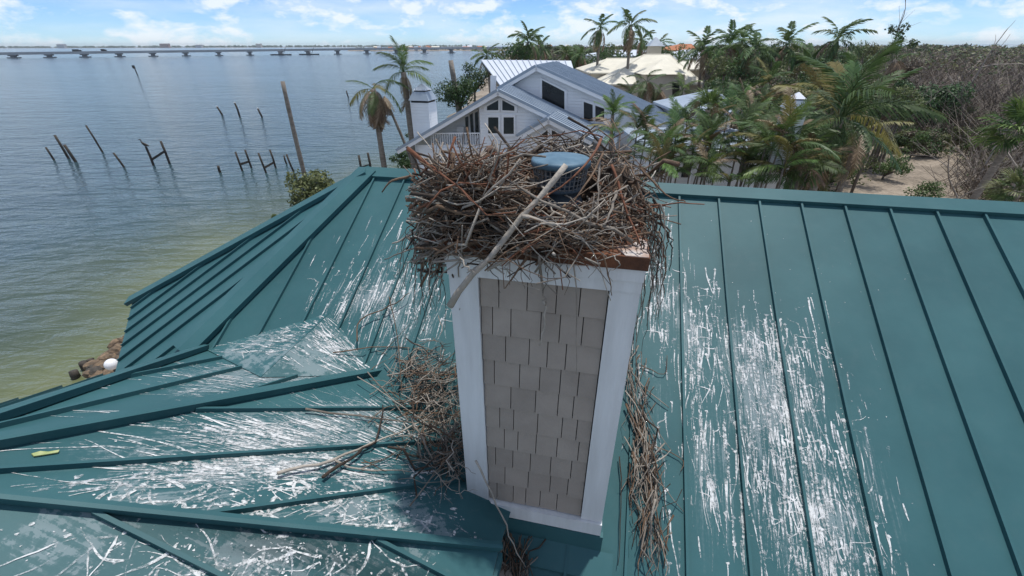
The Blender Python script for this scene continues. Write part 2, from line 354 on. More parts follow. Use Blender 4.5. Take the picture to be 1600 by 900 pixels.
L1E, L3E = tri(PF0, PF1, PM), tri(PF1, PF2, PM)
T1, T2 = tri(PM, PL_, PF0), tri(PL_, PF0, ZE)
V0 = PM.px(514, 490)
xk = V0@XH; yk = AP@YH+(AP[2]-V0[2])/SL; KP = XH*xk+YH*yk+ZH*V0[2]
XCUT = float(PF2.px(790, 820)@XH)
def clip2(poly, a, b, c):     # keep a*u+b*v+c>=0
    out = []
    for i in range(len(poly)):
        p, q = poly[i], poly[(i+1) % len(poly)]; dp, dq = a*p[0]+b*p[1]+c, a*q[0]+b*q[1]+c
        if dp >= 0: out.append(p)
        if dp*dq < 0: t = dp/(dp-dq); out.append(p+(q-p)*t)
    return out
SEAMW, SEAMH = .024, .044
def roof_plane(name, pl, poly3, us, mat, seams=None, end=0.02, seam_range=None):
    """poly3: convex outline; us: sorted seam positions u (roof units)"""
    P2 = [pl.uv(q) for q in poly3]
    deck = mk(name, hp([W(pl.p(*q)-pl.n*.10) for q in P2]+[W(pl.p(*q)-pl.n*.012) for q in P2]),
              [tuple(range(len(P2)))[::-1], tuple(range(len(P2), 2*len(P2)))]+[(i, (i+1) % len(P2), len(P2)+(i+1) % len(P2), len(P2)+i) for i in range(len(P2))], M_TEAL, house)
    umin, umax = min(q[0] for q in P2), max(q[0] for q in P2)
    cuts = [umin-.01]+[u for u in us if umin < u < umax]+[umax+.01]
    for a, b in zip(cuts[:-1], cuts[1:]):
        q = clip2(clip2(P2, 1, 0, -a-.004), -1, 0, b-.004)
        if len(q) < 3: continue
        k = len(q); top = [pl.p(*z) for z in q]
        vs = hp([W(t) for t in top]+[W(t-pl.n*.012) for t in top])
        mk('roof_panel', vs, [tuple(range(k)), tuple(range(k, 2*k))[::-1]]+[(i, k+i, k+(i+1) % k, (i+1) % k) for i in range(k)], mat, deck, uvs=[tuple(z*S) for z in q]*2)
    for u in us:
        vv = []
        for i in range(len(P2)):
            p, q = P2[i], P2[(i+1) % len(P2)]
            if (p[0]-u)*(q[0]-u) < 0: vv.append(p[1]+(q[1]-p[1])*(u-p[0])/(q[0]-p[0]))
        if len(vv) < 2: continue
        v0, v1 = min(vv)+end, max(vv)-end
        if seam_range: v0, v1 = seam_range(u, v0, v1)
        if v1-v0 < .08: continue
        mb = MB(); mb.obox(W(pl.p(u-SEAMW/2, v0)-pl.n*.005), pl.u*SEAMW*S, pl.v*(v1-v0)*S, pl.n*SEAMH*S)
        mk('seam', hp(mb.v), mb.f, M_TEAL, deck)
    return deck
def hip_cap(a, b, pa, pb, wid=.19, lift=.075, widb=None, parent=None, name='hip_cap'):
    a, b = np.asarray(a, float), np.asarray(b, float); t = (b-a)/np.linalg.norm(b-a)
    nn = pa.n+pb.n; nn /= np.linalg.norm(nn)
    def wing(pl, other):
        q = np.cross(t, pl.n); mid = (a+b)/2
        if (mid+q*.5)[2]-other.z(mid+q*.5) > 0: q = -q       # stay on the lower side of the other slope
        return q/np.linalg.norm(q)
    wa, wb = wing(pa, pb), wing(pb, pa); v = []; 
    for q in (a, b):
        top = q+nn*lift
        wid_b = widb or wid; v += [top, top+wa*wid, top+wa*wid-pa.n*lift*.8, q-nn*.02, top+wb*wid_b-pb.n*lift*.8, top+wb*wid_b]
    f = [(i, (i+1) % 6, 6+(i+1) % 6, 6+i) for i in range(6)]+[(0, 5, 4, 3, 2, 1), (6, 7, 8, 9, 10, 11)]
    return mk(name, hp([W(q) for q in v]), f, M_TEAL, parent or house)
def blob(pl, c, e, minor, wt=1.):    # centre pixel, end-of-long-axis pixel, short radius (roof units)
    a, b = pl.uv(pl.px(*c))*S, pl.uv(pl.px(*e))*S; d = b-a
    return (a[0], a[1], float(np.hypot(*d)), minor*S, math.atan2(d[1], d[0]), wt)
# --- main slope
RR = R0+XH*14.; BR = XH*(R0@XH+14)+YH*(-.6)+ZH*(-5.126-.6*SL); BL = XH*(-2.6)+YH*(-.6)+ZH*(-5.126-.6*SL)
us = sorted([float(pu) for pu in [PM.uv(XH*(1.03+.507*k)+YH*4+ZH*0)[0] for k in range(-12, 24)]])
mM = teal_mat('teal_metal_streaked', [
    blob(PM, (1190, 640), (1310, 900), .62, 1.0), blob(PM, (1200, 570), (1110, 470), .50, 1.02), blob(PM, (1080, 530), (1040, 390), .30, .95),
    blob(PM, (1110, 720), (1110, 940), .32, .84), blob(PM, (1260, 800), (1345, 980), .70, 1.0), blob(PM, (1350, 740), (1420, 900), .36, .72), blob(PM, (1140, 560), (1140, 700), .35, .95),
    blob(PM, (570, 465), (490, 505), .50, 1.05), blob(PM, (640, 480), (650, 400), .60, 1.0), blob(PM, (600, 420), (575, 350), .28, .70), blob(PM, (1015, 640), (1015, 780), .25, .7), blob(PM, (1030, 460), (1020, 380), .2, .9)], su=40., sv=1.4, thr=.478)
main = roof_plane('main_roof', PM, [R0, RR, BR, BL, T1], us, mM, end=.09)
hip_cap(R0, T1+(R0-T1)*.02, PM, PL_, .21, .085)
# far slope of the main roof and ridge cap
PB = Plane(R0, FC); e2 = 3.2
roof_plane('rear_roof', PB, [R0, RR, RR+YH*e2-ZH*SL*e2, R0-XH*1.2+YH*e2-ZH*SL*e2], us and [float(PB.uv(XH*(1.03+.507*k)+YH*4)[0]) for k in range(-12, 24)], M_TEAL)
hip_cap(R0-XH*.02, RR, PM, PB, .20, .07, name='ridge_cap')
# --- left slope (octagonal end)
E1 = PL_.px(213, 462); E1 = E1+PL_.v*((ZE-E1[2])/PL_.v[2])
lu = [float(PL_.uv(PL_.px(*q))[0]) for q in ((217, 485), (246, 485), (277, 485), (311, 485), (322, 503))]
lw = np.mean(np.diff(sorted(lu)[:4])); lu0 = sorted(lu)[0]
roof_plane('left_roof', PL_, [R0, E1, T2, T1], [lu0+.41*k for k in range(-6, 10)], M_TEAL, end=.03)
PLL = Plane(R0, FC-90)
tE = (ZE-R0[2])/(-SL)
roof_plane('end_roof', PLL, [R0, E1, E1+YH*3.5], [], M_TEAL)
hip_cap(R0, E1, PL_, PLL, .20, .08)
# --- octagonal tower roof
e0a = AP+hd(FC-67.5)*(AP[2]-ZE)/SL/math.cos(math.radians(22.5)); e0a[2] = ZE
d0 = float(PF0.uv(T2)[0])
roof_plane('tower_roof_far_facet', PF0, [AP, L1E, T1, T2, e0a], [d0-.41*k-.12 for k in range(-6, 9)], M_TEAL, end=.03)
s1u = [float(PF1.uv(PF1.px(*q))[0]) for q in ((330, 563), (300, 594), (530, 568))]
m1 = teal_mat('teal_metal_spattered_a', [blob(PF1, (440, 585), (240, 632), .75, 1.05), blob(PF1, (360, 580), (230, 610), .45, 1.0), blob(PF1, (560, 580), (470, 600), .5, 1.05), blob(PF1, (250, 645), (120, 675), .3, .85)], web=.6, su=36., sv=1.6, thr=.485)
F1poly = [AP, L3E, KP, L1E]
roof_plane('tower_roof_rear_facet', PF1, F1poly, s1u, m1, end=.03)
m2 = teal_mat('teal_metal_spattered_b', [blob(PF2, (430, 685), (660, 660), .46, 1.06), blob(PF2, (330, 745), (130, 760), .40, .98), blob(PF2, (520, 650), (650, 620), .34, 1.0), blob(PF2, (540, 790), (770, 810), .42, .93), blob(PF2, (230, 770), (110, 735), .22, .93), blob(PF2, (380, 800), (520, 830), .34, .95), blob(PF2, (660, 820), (760, 845), .24, .92), blob(PF2, (280, 700), (180, 700), .2, .9)], web=.9, su=34., sv=1.5, thr=.492)
def plcut(pl, poly, fn):        # clip a 3d polygon by fn(P)>=0
    out = []
    for i in range(len(poly)):
        p, q = poly[i], poly[(i+1) % len(poly)]; a, b = fn(p), fn(q)
        if a >= 0: out.append(p)
        if a*b < 0: out.append(p+(q-p)*(a/(a-b)))
    return out
big2 = [AP, AP+(hd(FC+22.5)-ZH*SL*math.cos(math.radians(22.5)))*7, AP+(hd(FC+67.5)-ZH*SL*math.cos(math.radians(22.5)))*7]
poly2 = plcut(PF2, plcut(PF2, big2, lambda P: P[2]-PM.z(P)+.004), lambda P: XCUT-P@XH)
s2u = [float(PF2.uv(PF2.px(*q))[0]) for q in ((480, 641), (460, 706), (660, 759))]
roof_plane('tower_roof_chimney_facet', PF2, poly2, s2u, m2, end=.03)
big3 = [AP, AP+(hd(FC+67.5)-ZH*SL*math.cos(math.radians(22.5)))*7, AP+(hd(FC+112.5)-ZH*SL*math.cos(math.radians(22.5)))*7]
poly3 = plcut(PF3, big3, lambda P: XCUT-P@XH)
s3u = [float(PF3.uv(PF3.px(*q))[0]) for q in ((245, 852), (640, 873))]; s3w = abs(s3u[1]-s3u[0])
m3 = teal_mat('teal_metal_spattered_c', [blob(PF3, (420, 860), (620, 900), .46, .97), blob(PF3, (120, 840), (260, 900), .24, .92), blob(PF3, (620, 880), (720, 900), .3, .85), blob(PF3, (300, 880), (420, 940), .3, .85)], web=1.0, su=28., sv=2.4, thr=.505)
roof_plane('tower_roof_near_facet', PF3, poly3, s3u, m3, end=.03)
big4 = [AP, AP+(hd(FC+112.5)-ZH*SL*math.cos(math.radians(22.5)))*4.2, AP+(hd(FC+157.5)-ZH*SL*math.cos(math.radians(22.5)))*4.2]
roof_plane('tower_roof_side_facet', PF4, big4, [], M_TEAL)
hs_ = SL*math.cos(math.radians(22.5))
c6 = plcut(PF3, [AP, AP+(hd(FC+67.5)-ZH*hs_)*7], lambda P: XCUT-P@XH)
L6E = max((q for q in poly3), key=lambda q: q@YH-100*abs((q-AP)@np.cross(hd(FC+67.5)-ZH*hs_, ZH)) if np.linalg.norm(q-AP) > .1 else -1e9)
hip_cap(AP, L1E+(AP-L1E)*.01, PF0, PF1, .19, .075, .06)
hip_cap(AP, L3E+(L3E-AP)*.03, PF1, PF2, .11, .075, .025)
hip_cap(AP, L6E, PF2, PF3, .03, .075, .025)
hip_cap(AP, AP+(hd(FC+112.5)-ZH*hs_)*4.2, PF3, PF4, .17, .06)
# saddle between tower and main slope
mC = teal_mat('teal_metal_saddle', None)
cw = []
class _T: pass
def tri_part(a, b, c, blobs):
    u = (b-a)/np.linalg.norm(b-a); n = np.cross(u, c-a); n /= np.linalg.norm(n); n *= np.sign(n[2]); v = np.cross(n, u)
    m = teal_mat('teal_metal_saddle', blobs, web=.5, su=5., sv=22., thr=.495)
    pts = [a, b, c]; vs = hp([W(q+n*.012) for q in pts]+[W(q-n*.05) for q in pts])
    mk('saddle_panel', vs, [(0, 1, 2), (5, 4, 3), (0, 3, 4, 1), (1, 4, 5, 2), (2, 5, 3, 0)], m, house, uvs=[(float((q-a)@u)*S, float((q-a)@v)*S) for q in pts]*2)
ln = lambda a, b: float(np.linalg.norm(b-a))*S
tri_part(L1E, KP, V0, [(ln(L1E, V0)*.60, .22, .85, .5, 0, 1.0)])
tri_part(KP, L3E, V0, [(ln(KP, L3E)*.3, .25, .8, .55, 0, 1.03)])
# eave boards and walls so that nothing floats
def fascia(a, b, d=.16):
    mb = MB(); a, b = np.asarray(a), np.asarray(b); t = (b-a)/np.linalg.norm(b-a); o = np.cross(t, ZH)*.03
    mb.prism([W(a-ZH*.015), W(b-ZH*.015), W(b-ZH*d), W(a-ZH*d)], o*S); mk('fascia', hp(mb.v), mb.f, M_TEAL, house)
fascia(T2, E1); fascia(e0a, T2)
edge = sorted([q for q in poly3 if abs(q@XH-XCUT) < 1e-6], key=lambda q: q@YH)
fascia(edge[0], edge[-1], .12)
edge2 = sorted([q for q in poly2 if abs(q@XH-XCUT) < 1e-6], key=lambda q: q@YH)
mb = MB()
def wallbox(x0, x1, y0, y1, zt):
    c = [hs(x0, y0, 0), hs(x1, y0, 0), hs(x1, y1, 0), hs(x0, y1, 0)]
    mb.hexa([(q[0], q[1], GZ-.2) for q in c]+[(q[0], q[1], H+zt*S) for q in c])
wallbox(-4.6, 10, 4.2, 8.0, -3.3)
cA = [AP+hd(FC+22.5+45*k)*3.4 for k in range(8)]
mb.prism([(W(q)[0], W(q)[1], GZ-.2) for q in cA], (0, 0, H+(-3.75)*S-GZ))
mk('wall', hp(mb.v), mb.f, M_SHINGLE, house)
# bird droppings: splats, runs and flung streaks lying on the metal
def drop_mat(name, c1, c2, lo, hi):      # chalky film, broken where it is thin
    m = simple(name, c1, c2, 18, .9); nt = m.node_tree; b = next(q for q in nt.nodes if q.type == 'BSDF_PRINCIPLED'); tc = N(nt, 'ShaderNodeTexCoord')
    n1 = N(nt, 'ShaderNodeTexNoise', i_Scale=48., i_Detail=5., i_Roughness=.7); L(nt, tc.outputs['Object'], n1.inputs['Vector'])
    n2 = N(nt, 'ShaderNodeTexNoise', i_Scale=7., i_Detail=3.); L(nt, tc.outputs['Object'], n2.inputs['Vector'])
    mr = N(nt, 'ShaderNodeMapRange', interpolation_type='SMOOTHSTEP'); L(nt, math_n(nt, 'MULTIPLY_ADD', n2.outputs['Fac'], .5, math_n(nt, 'MULTIPLY', n1.outputs['Fac'], .75)), mr.inputs[0]); mr.inputs[1].default_value = lo; mr.inputs[2].default_value = hi
    L(nt, mr.outputs[0], b.inputs['Alpha']); return m
M_DROP = [drop_mat('white_dropping', (.58, .60, .60), (.74, .75, .75), .50, .72), drop_mat('thin_dropping', (.50, .53, .55), (.62, .64, .66), .54, .86), drop_mat('grey_dropping', (.54, .56, .56), (.66, .67, .67), .52, .78)]
class Plane3:
    def __init__(s, a, b, c):
        s.O = a; s.u = (b-a)/np.linalg.norm(b-a); n = np.cross(s.u, c-a); n /= np.linalg.norm(n); s.n = n*np.sign(n[2]); s.v = np.cross(s.n, s.u)
    def px(s, x, y): r = ray(x, y); return r*((s.O@s.n)/(r@s.n))
    def uv(s, P): q = np.asarray(P)-s.O; return np.array([q@s.u, q@s.v])
    def p(s, u, v): return s.O+s.u*u+s.v*v
NESTP = XH*-.4+YH*2.75
def inside(poly, q):
    c = False
    for i in range(len(poly)):
        a, b = poly[i], poly[i-1]
        if (a[1] > q[1]) != (b[1] > q[1]) and q[0] < (b[0]-a[0])*(q[1]-a[1])/(b[1]-a[1])+a[0]: c = not c
    return c
dr_ = np.random.default_rng(77)
def droppings(pl, poly3, jobs, parent, lift=.0035):
    """jobs: (pixel x, y, sd x, sd y, count, mode)"""
    P2 = [pl.uv(q) for q in poly3]; mb = MB(); near = .62 if pl is PF3 else 1.
    def pt(q, k): return W(pl.p(*q)+pl.n*(lift+.0006*k))
    def ribbon(st, ang, ln_, wd, wander, m):
        n = max(4, int(ln_/.035)); q = np.array(st, float); a = ang; L_, R_ = [], []; k = dr_.uniform(0, 3); w0 = wd
        for i in range(n+1):
            if not inside(P2, q): break
            t = i/n; w0 = .6*w0+.4*wd*near*dr_.uniform(.3, 1.7); ww = w0*(1-.75*t)*(.5 if i == 0 else 1); e = np.array([-math.sin(a), math.cos(a)])*ww*.5
            L_.append(q+e); R_.append(q-e); a += dr_.normal(0, wander); q = q+np.array([math.cos(a), math.sin(a)])*ln_/n
        if len(L_) < 2: return
        n = len(L_); V = [pt(z, k) for z in L_]+[pt(z, k) for z in R_]; mb.add(V, [(i, i+1, n+i+1, n+i) for i in range(n-1)], m)
    def splat(c, r, m, st=1., ang=0.):
        n = 9; k = dr_.uniform(0, 3); ca, sa = math.cos(ang), math.sin(ang); V = []
        for i in range(n):
            th = 2*math.pi*i/n; rr_ = r*near*dr_.uniform(.45, 1.25); x, y = rr_*math.cos(th)*st, rr_*math.sin(th); z = np.array([c[0]+x*ca-y*sa, c[1]+x*sa+y*ca])
            if not inside(P2, z): return
            V.append(pt(z, k))
        mb.add(V, [tuple(range(n))], m)
    for (x, y, sx_, sy_, cnt_, mode) in jobs:
        for _ in range(int(cnt_*(.78 if pl is PM else 1.))):
            P = pl.px(x+dr_.normal(0, sx_), y+dr_.normal(0, sy_))
            if P[2] > 0: continue
            q = pl.uv(P)
            if not inside(P2, q): continue
            m = int(dr_.choice(3, p=[.5, .28, .22])); rel = P-NESTP; rel[2] = 0; fa = math.atan2(rel@pl.v, rel@pl.u)
            if mode == 'run':
                ribbon(q, math.pi/2+dr_.normal(0, .03), dr_.exponential(.20)+.05, dr_.uniform(.006, .022), .05, m)
                if dr_.random() < .6: splat(q, dr_.uniform(.006, .022), m, dr_.uniform(.7, 1.4))
                if dr_.random() < .12: ribbon(q, dr_.choice([0, math.pi])+dr_.normal(0, .35), dr_.uniform(.06, .22), dr_.uniform(.008, .02), .30, m)
            elif mode == 'fling':
                ribbon(q, fa+dr_.normal(0, .13)+(math.pi if dr_.random() < .4 else 0), dr_.exponential(.20)+.05, dr_.uniform(.005, .020), .06, m)
                if dr_.random() < .3: splat(q, dr_.uniform(.004, .015), m, 2.2, fa)
            elif mode == 'web':
                a_ = fa+dr_.choice([0, .7, -.7, 1.5])+dr_.normal(0, .3); ribbon(q, a_, dr_.uniform(.12, .55), dr_.uniform(.010, .034), .2, m)
                for _k in range(6): splat(q+dr_.normal(0, .05, 2), dr_.uniform(.003, .016), m, dr_.uniform(.8, 2.2), fa+dr_.normal(0, .5))
            else: splat(q, dr_.uniform(.002, .006), m, dr_.uniform(.8, 1.8), fa)
    o = mk('droppings', hp(mb.v), mb.f, None, parent, mats=M_DROP, midx=mb.m); o['kind'] = 'stuff'
droppings(PM, [R0, RR, BR, BL, T1], [(1085, 520, 28, 55, 150, 'run'), (1195, 545, 48, 28, 240, 'run'), (1170, 630, 55, 70, 210, 'run'), (1240, 680, 42, 80, 260, 'run'), (1285, 810, 36, 70, 230, 'run'), (1150, 790, 45, 70, 90, 'run'), (1025, 430, 18, 55, 120, 'run'), (1345, 740, 24, 60, 30, 'run'), (1310, 900, 50, 40, 60, 'run'), (1110, 745, 6, 12, 22, 'run'), (1000, 620, 20, 90, 40, 'run'), (1200, 640, 110, 150, 420, 'dot'),
          (570, 460, 42, 26, 170, 'run'), (645, 455, 45, 45, 200, 'run'), (600, 400, 40, 45, 40, 'run'), (600, 450, 70, 60, 160, 'dot')], main)
F2D = [(430, 680, 80, 16, 240, 'fling'), (565, 660, 55, 16, 130, 'fling'), (400, 725, 80, 11, 170, 'fling'), (520, 745, 90, 14, 80, 'fling'), (330, 735, 50, 10, 60, 'fling'), (600, 785, 90, 24, 26, 'web'), (430, 795, 80, 24, 22, 'web'), (200, 758, 40, 10, 9, 'web'), (330, 775, 50, 14, 9, 'web'), (690, 825, 45, 14, 10, 'web'), (460, 740, 130, 50, 260, 'dot')]
droppings(PF1, F1poly, [(450, 580, 70, 15, 280, 'fling'), (350, 598, 60, 14, 130, 'fling'), (560, 578, 45, 14, 130, 'fling'), (240, 645, 40, 8, 16, 'fling'), (400, 590, 90, 22, 120, 'dot')], house)
droppings(PF2, poly2, F2D, house)
droppings(PF3, poly3, [(460, 860, 90, 18, 26, 'web'), (620, 885, 60, 14, 12, 'web'), (110, 845, 60, 14, 9, 'web'), (340, 892, 80, 14, 16, 'web'), (400, 865, 150, 25, 160, 'dot')], house)
for tr_, nn_ in (((L1E, KP, V0), 260), ((KP, L3E, V0), 220)):
    droppings(Plane3(*tr_), list(tr_), [(450, 530, 75, 20, nn_, 'fling'), (560, 540, 50, 22, nn_, 'fling'), (490, 512, 50, 12, nn_//2, 'fling'), (500, 530, 80, 25, 150, 'dot')], house, .016)
# yellow-green scrap on the tower roof
q = [PF2.px(*z) for z in ((46, 710), (60, 706), (72, 707), (90, 704), (88, 708), (70, 711), (50, 714))]
mb = MB(); mb.prism([W(z+PF2.n*.006) for z in q], PF2.n*.006)
tag(mb.build('leaf_scrap', simple('lime_scrap', (.30, .36, .13), (.45, .48, .25), 30, .8)), 'pale yellow green scrap lying on the spattered teal tower roof', 'scrap')
# ---------------------------------------------------------------- chimney
CX0, CX1, CY0, CY1 = -.905, .272, 2.27, 3.35
ch = thing('chimney', 'square chimney clad in taupe shingles with white corner boards and rusty top', 'chimney', loc=hs((CX0+CX1)/2, (CY0+CY1)/2, -4.2))
cinv = np.array(ch.location)
def cpart(name, mb, mat, parent=None, smooth=False):
    return mk(name, [np.asarray(v)-cinv for v in mb.v], mb.f, mat if not isinstance(mat, list) else None, parent or ch, smooth, mats=mat if isinstance(mat, list) else None, midx=mb.m if isinstance(mat, list) else None)
def hbox(x0, x1, y0, y1, z0, z1):
    m_ = MB(); m_.hexa([hs(x0, y0, z0), hs(x1, y0, z0), hs(x1, y1, z0), hs(x0, y1, z0), hs(x0, y0, z1), hs(x1, y0, z1), hs(x1, y1, z1), hs(x0, y1, z1)]); return m_
core = cpart('core', hbox(CX0+.05, CX1-.05, CY0+.05, CY1-.05, -4.4, -1.12), simple('gap_shade_dark', (.03, .027, .024), (.045, .04, .036), 5, .95))  # core coloured dark to paint the shade in the gaps between shingles
SX0, SX1, SZ0, SZ1 = -.715, .10, -3.50, -1.268
cpart('corner_board', hbox(CX0, SX0, CY0, CY0+.05, SZ0-.01, SZ1+.01), M_TRIM); cpart('corner_board', hbox(SX1, CX1, CY0, CY0+.05, SZ0-.01, SZ1+.01), M_TRIM)
for x0, x1 in ((CX0-.003, CX0+.05), (CX1-.05, CX1+.003)):
    cpart('corner_board', hbox(x0, x1, CY0+.002, CY0+.2, -3.6, SZ1), M_TRIM); cpart('corner_board', hbox(x0, x1, CY1-.2, CY1, -3.2, SZ1), M_TRIM)
    z = -3.6; i = 0
    while z < SZ1-.02:
        cpart('side_course', hbox(x0+.012 if x0 < 0 else x0+.01, x1-.012, CY0+.205, CY1-.205, z+.004, min(z+.223, SZ1)-.004), M_SHINGLE); z += .2235
cpart('frieze_board', hbox(CX0-.006, CX1+.004, CY0-.012, CY1+.01, -1.262, -1.185), M_TRIM)
cpart('crown_board', hbox(CX0-.014, CX1+.008, CY0-.024, CY1+.02, -1.183, -1.10), M_TRIM)
cpart('sill_board', hbox(CX0-.006, CX1+.006, CY0-.022, CY0+.05, -3.665, -3.515), M_TRIM)
nrow = 10; rh = (SZ1-SZ0)/nrow
rr = random.Random(3)
for r_ in range(nrow):
    x = SX0+.004; z1 = SZ1-r_*rh; z0 = z1-rh; cut = []
    first = True
    while x < SX1-.006:
        wd = rr.choice((.11, .125, .145, .165, .185, .20))
        if first and r_ % 2: wd = rr.uniform(.05, .12)
        first = False
        x1 = min(x+wd, SX1-.004)
        if SX1-x1 < .06: x1 = SX1-.004
        y_t, y_b = CY0+.036, CY0+.018-rr.uniform(0, .006); dz = rr.uniform(-.001, .0015)+.006
        m_ = MB(); a = .003
        m_.hexa([hs(x+a, y_b, z0+dz), hs(x1-a, y_b, z0+dz), hs(x1-a, CY0+.06, z0+dz), hs(x+a, CY0+.06, z0+dz), hs(x+a, y_t-.004, z1-.004), hs(x1-a, y_t-.004, z1-.004), hs(x1-a, CY0+.06, z1-.004), hs(x+a, CY0+.06, z1-.004)])
        cpart('shingle', m_, M_SHINGLE); x = x1
# base flashing
m_ = MB()
def zM(y): return -5.126+SL*y
for (x0, x1, y0, y1) in ((CX0-.03, CX1+.03, CY0-.03, CY0+.04),):
    m_.hexa([hs(x0, y0, zM(y0)-.05), hs(x1, y0, zM(y0)-.05), hs(x1, y1, zM(y1)-.05), hs(x0, y1, zM(y1)-.05), hs(x0, y0, -3.67), hs(x1, y0, -3.67), hs(x1, y1, -3.67), hs(x0, y1, -3.67)])
m_.prism([hs(CX0-.04, CY0-.03, zM(CY0-.03)+.02), hs(CX1+.14, CY0-.03, zM(CY0-.03)+.02), hs(CX1+.14, CY0-.22, zM(CY0-.22)+.02), hs(CX0-.04, CY0-.22, zM(CY0-.22)+.02)], (0, 0, .018))
m_.prism([hs(CX1+.003, CY0, zM(CY0)-.02), hs(CX1+.003, CY1, zM(CY1)-.02), hs(CX1+.003, CY1, zM(CY1)+.22), hs(CX1+.003, CY0, zM(CY0)+.22)], XH*.02)
cpart('base_flashing', m_, M_TEAL)
# chase cover
m_ = MB(); m_.hexa([hs(CX0-.03, CY0-.04, -1.099), hs(CX1+.02, CY0-.04, -1.099), hs(CX1+.02, CY1+.05, -1.099), hs(CX0-.03, CY1+.05, -1.099), hs(CX0-.03, CY0-.04, -1.02), hs(CX1+.02, CY0-.04, -1.02), hs(CX1+.02, CY1+.05, -1.0), hs(CX0-.03, CY1+.05, -1.0)])
cv = cpart('chase_cover', m_, M_RUST)
m_ = MB(); pts = [(.16, CY0-.035), (.285, CY0-.035), (.285, CY0+.18), (.24, CY0+.22), (.20, CY0+.12), (.10, CY0+.07)]
m_.prism([hs(x, y, -1.0195+.0189*(y-CY0+.05)/1.17) for x, y in pts], (0, 0, .003)); cpart('limed_patch', m_, M_RUSTW, cv)
# flue
FX, FY = -.275, 2.70
fc = hs(FX, FY, 0)
fl = thing('flue_cap', 'round blue metal flue cap with wire mesh standing inside the stick nest', 'flue cap', loc=hs(FX, FY, -1.0))
def lth(name, prof, mat, parent=None, k=40):
    m_ = MB(); m_.lathe([(r*S, H+z*S) for r, z in prof], (fc[0], fc[1], 0), k); return mk(name, [np.asarray(v)-np.array(fl.location) for v in m_.v], m_.f, mat, parent or fl, True)
lth('storm_collar', [(.142, -.93), (.20, -.965), (.215, -1.012), (.14, -1.012)], M_PIPE)
lth('pipe', [(.138, -1.01), (.138, -.90), (.150, -.895), (.150, -.87), (.138, -.865), (.138, -.80), (.152, -.795), (.152, -.775), (.13, -.77)], M_PIPE)
lth('inner_pipe', [(.10, -.80), (.10, -.655), (.0, -.655)], M_PIPE)
lid = lth('lid', [(0, -.592), (.09, -.597), (.172, -.607), (.180, -.611), (.184, -.618), (.186, -.645), (.180, -.645), (.176, -.625), (0, -.61)], M_CAPBLUE)
m_ = MB()
for i in range(34):
    a = 2*math.pi*i/34; x, y = fc[0]+.172*S*math.cos(a), fc[1]+.172*S*math.sin(a)
    m_.tube([(x, y, H-.64*S), (x-.02*S*math.cos(a), y-.02*S*math.sin(a), H-.775*S)], .0034, 4)
for z in (-.655, -.685, -.715, -.745, -.770):
    r = .172-.02*(-.64-z)/.135
    m_.tube([(fc[0]+r*S*math.cos(a), fc[1]+r*S*math.sin(a), H+z*S) for a in np.linspace(0, 2*math.pi, 41)], .0022, 4, cap=False)
mk('wire_mesh', [np.asarray(v)-np.array(fl.location) for v in m_.v], m_.f, M_WIRE, fl)
# ---------------------------------------------------------------- sticks
STK = [simple('stick_grey', (.13, .11, .09), (.30, .265, .225), 7, .95, .4, 40, rnd=.2), simple('stick_brown', (.07, .043, .028), (.20, .135, .09), 7, .95, .4, 40, rnd=.25),
       simple('stick_pale', (.27, .24, .20), (.43, .39, .34), 7, .95, .4, 40, rnd=.12), simple('stick_dark', (.025, .019, .015), (.07, .052, .04), 7, .95, .3, 40, rnd=.25), simple('stick_red', (.11, .042, .022), (.22, .10, .06), 7, .9, .3, 40, rnd=.15)]
def stick_geo(rs, bend=.12, forks=1):
    mb = MB(); n = 6; off = np.cumsum(rs.normal(0, bend*.32, (n, 2)), 0); off -= np.linspace(0, 1, n)[:, None]*off[-1]*.6
    pts = [np.array([i/(n-1), off[i, 0]-off[0, 0], off[i, 1]-off[0, 1]]) for i in range(n)]
    mb.tube(pts, [(1-.55*i/(n-1))*.5*(.9+.25*rs.random()) for i in range(n)], 5)
    return mb, pts
# unit sticks: x along, thickness given later by scaling y/z of radius; so radius is baked per thickness class
def stick_mesh(i, mat, thick, bend):
    rs = np.random.default_rng(100+i); mb, pts = stick_geo(rs, bend)
    v = np.array(mb.v); n = 6; cen = np.repeat(np.array(pts), 5, 0); v = cen+(v-cen)*thick
    if rs.random() < .55:       # side twig
        k = rs.integers(2, 4); a = np.array(pts[k]); d = np.array([.22, rs.normal(0, .12), rs.normal(0, .12)])
        m2 = MB(); m2.tube([a, a+d*.5+rs.normal(0, .015, 3), a+d], [thick*.3, thick*.22, thick*.1], 4, cap=False)
        b = len(v); v = np.vstack([v, np.array(m2.v)]); mb.f += [tuple(q+b for q in f) for f in m2.f]
    me = bpy.data.meshes.new('stick'); me.from_pydata([tuple(map(float, q)) for q in v], [], mb.f); me.materials.append(mat)
    me.polygons.foreach_set('use_smooth', np.ones(len(me.polygons), bool)); return me, v, mb.f
LIB = {}
_i = 0
for mi in range(5):
    for th in (.012, .022, .038):
        for q in range(3):
            LIB.setdefault((mi, th), []).append(stick_mesh(_i, STK[mi], th, .16 if q < 2 else .28)); _i += 1
def stick_matrix(P, Q, roll):
    P, Q = Vector(P), Vector(Q); d = Q-P; l = d.length
    rot = d.to_track_quat('X', 'Z').to_matrix().to_4x4()
    return Matrix.Translation(P) @ rot @ Matrix.Rotation(roll, 4, 'X') @ Matrix.Diagonal((l, l, l, 1))
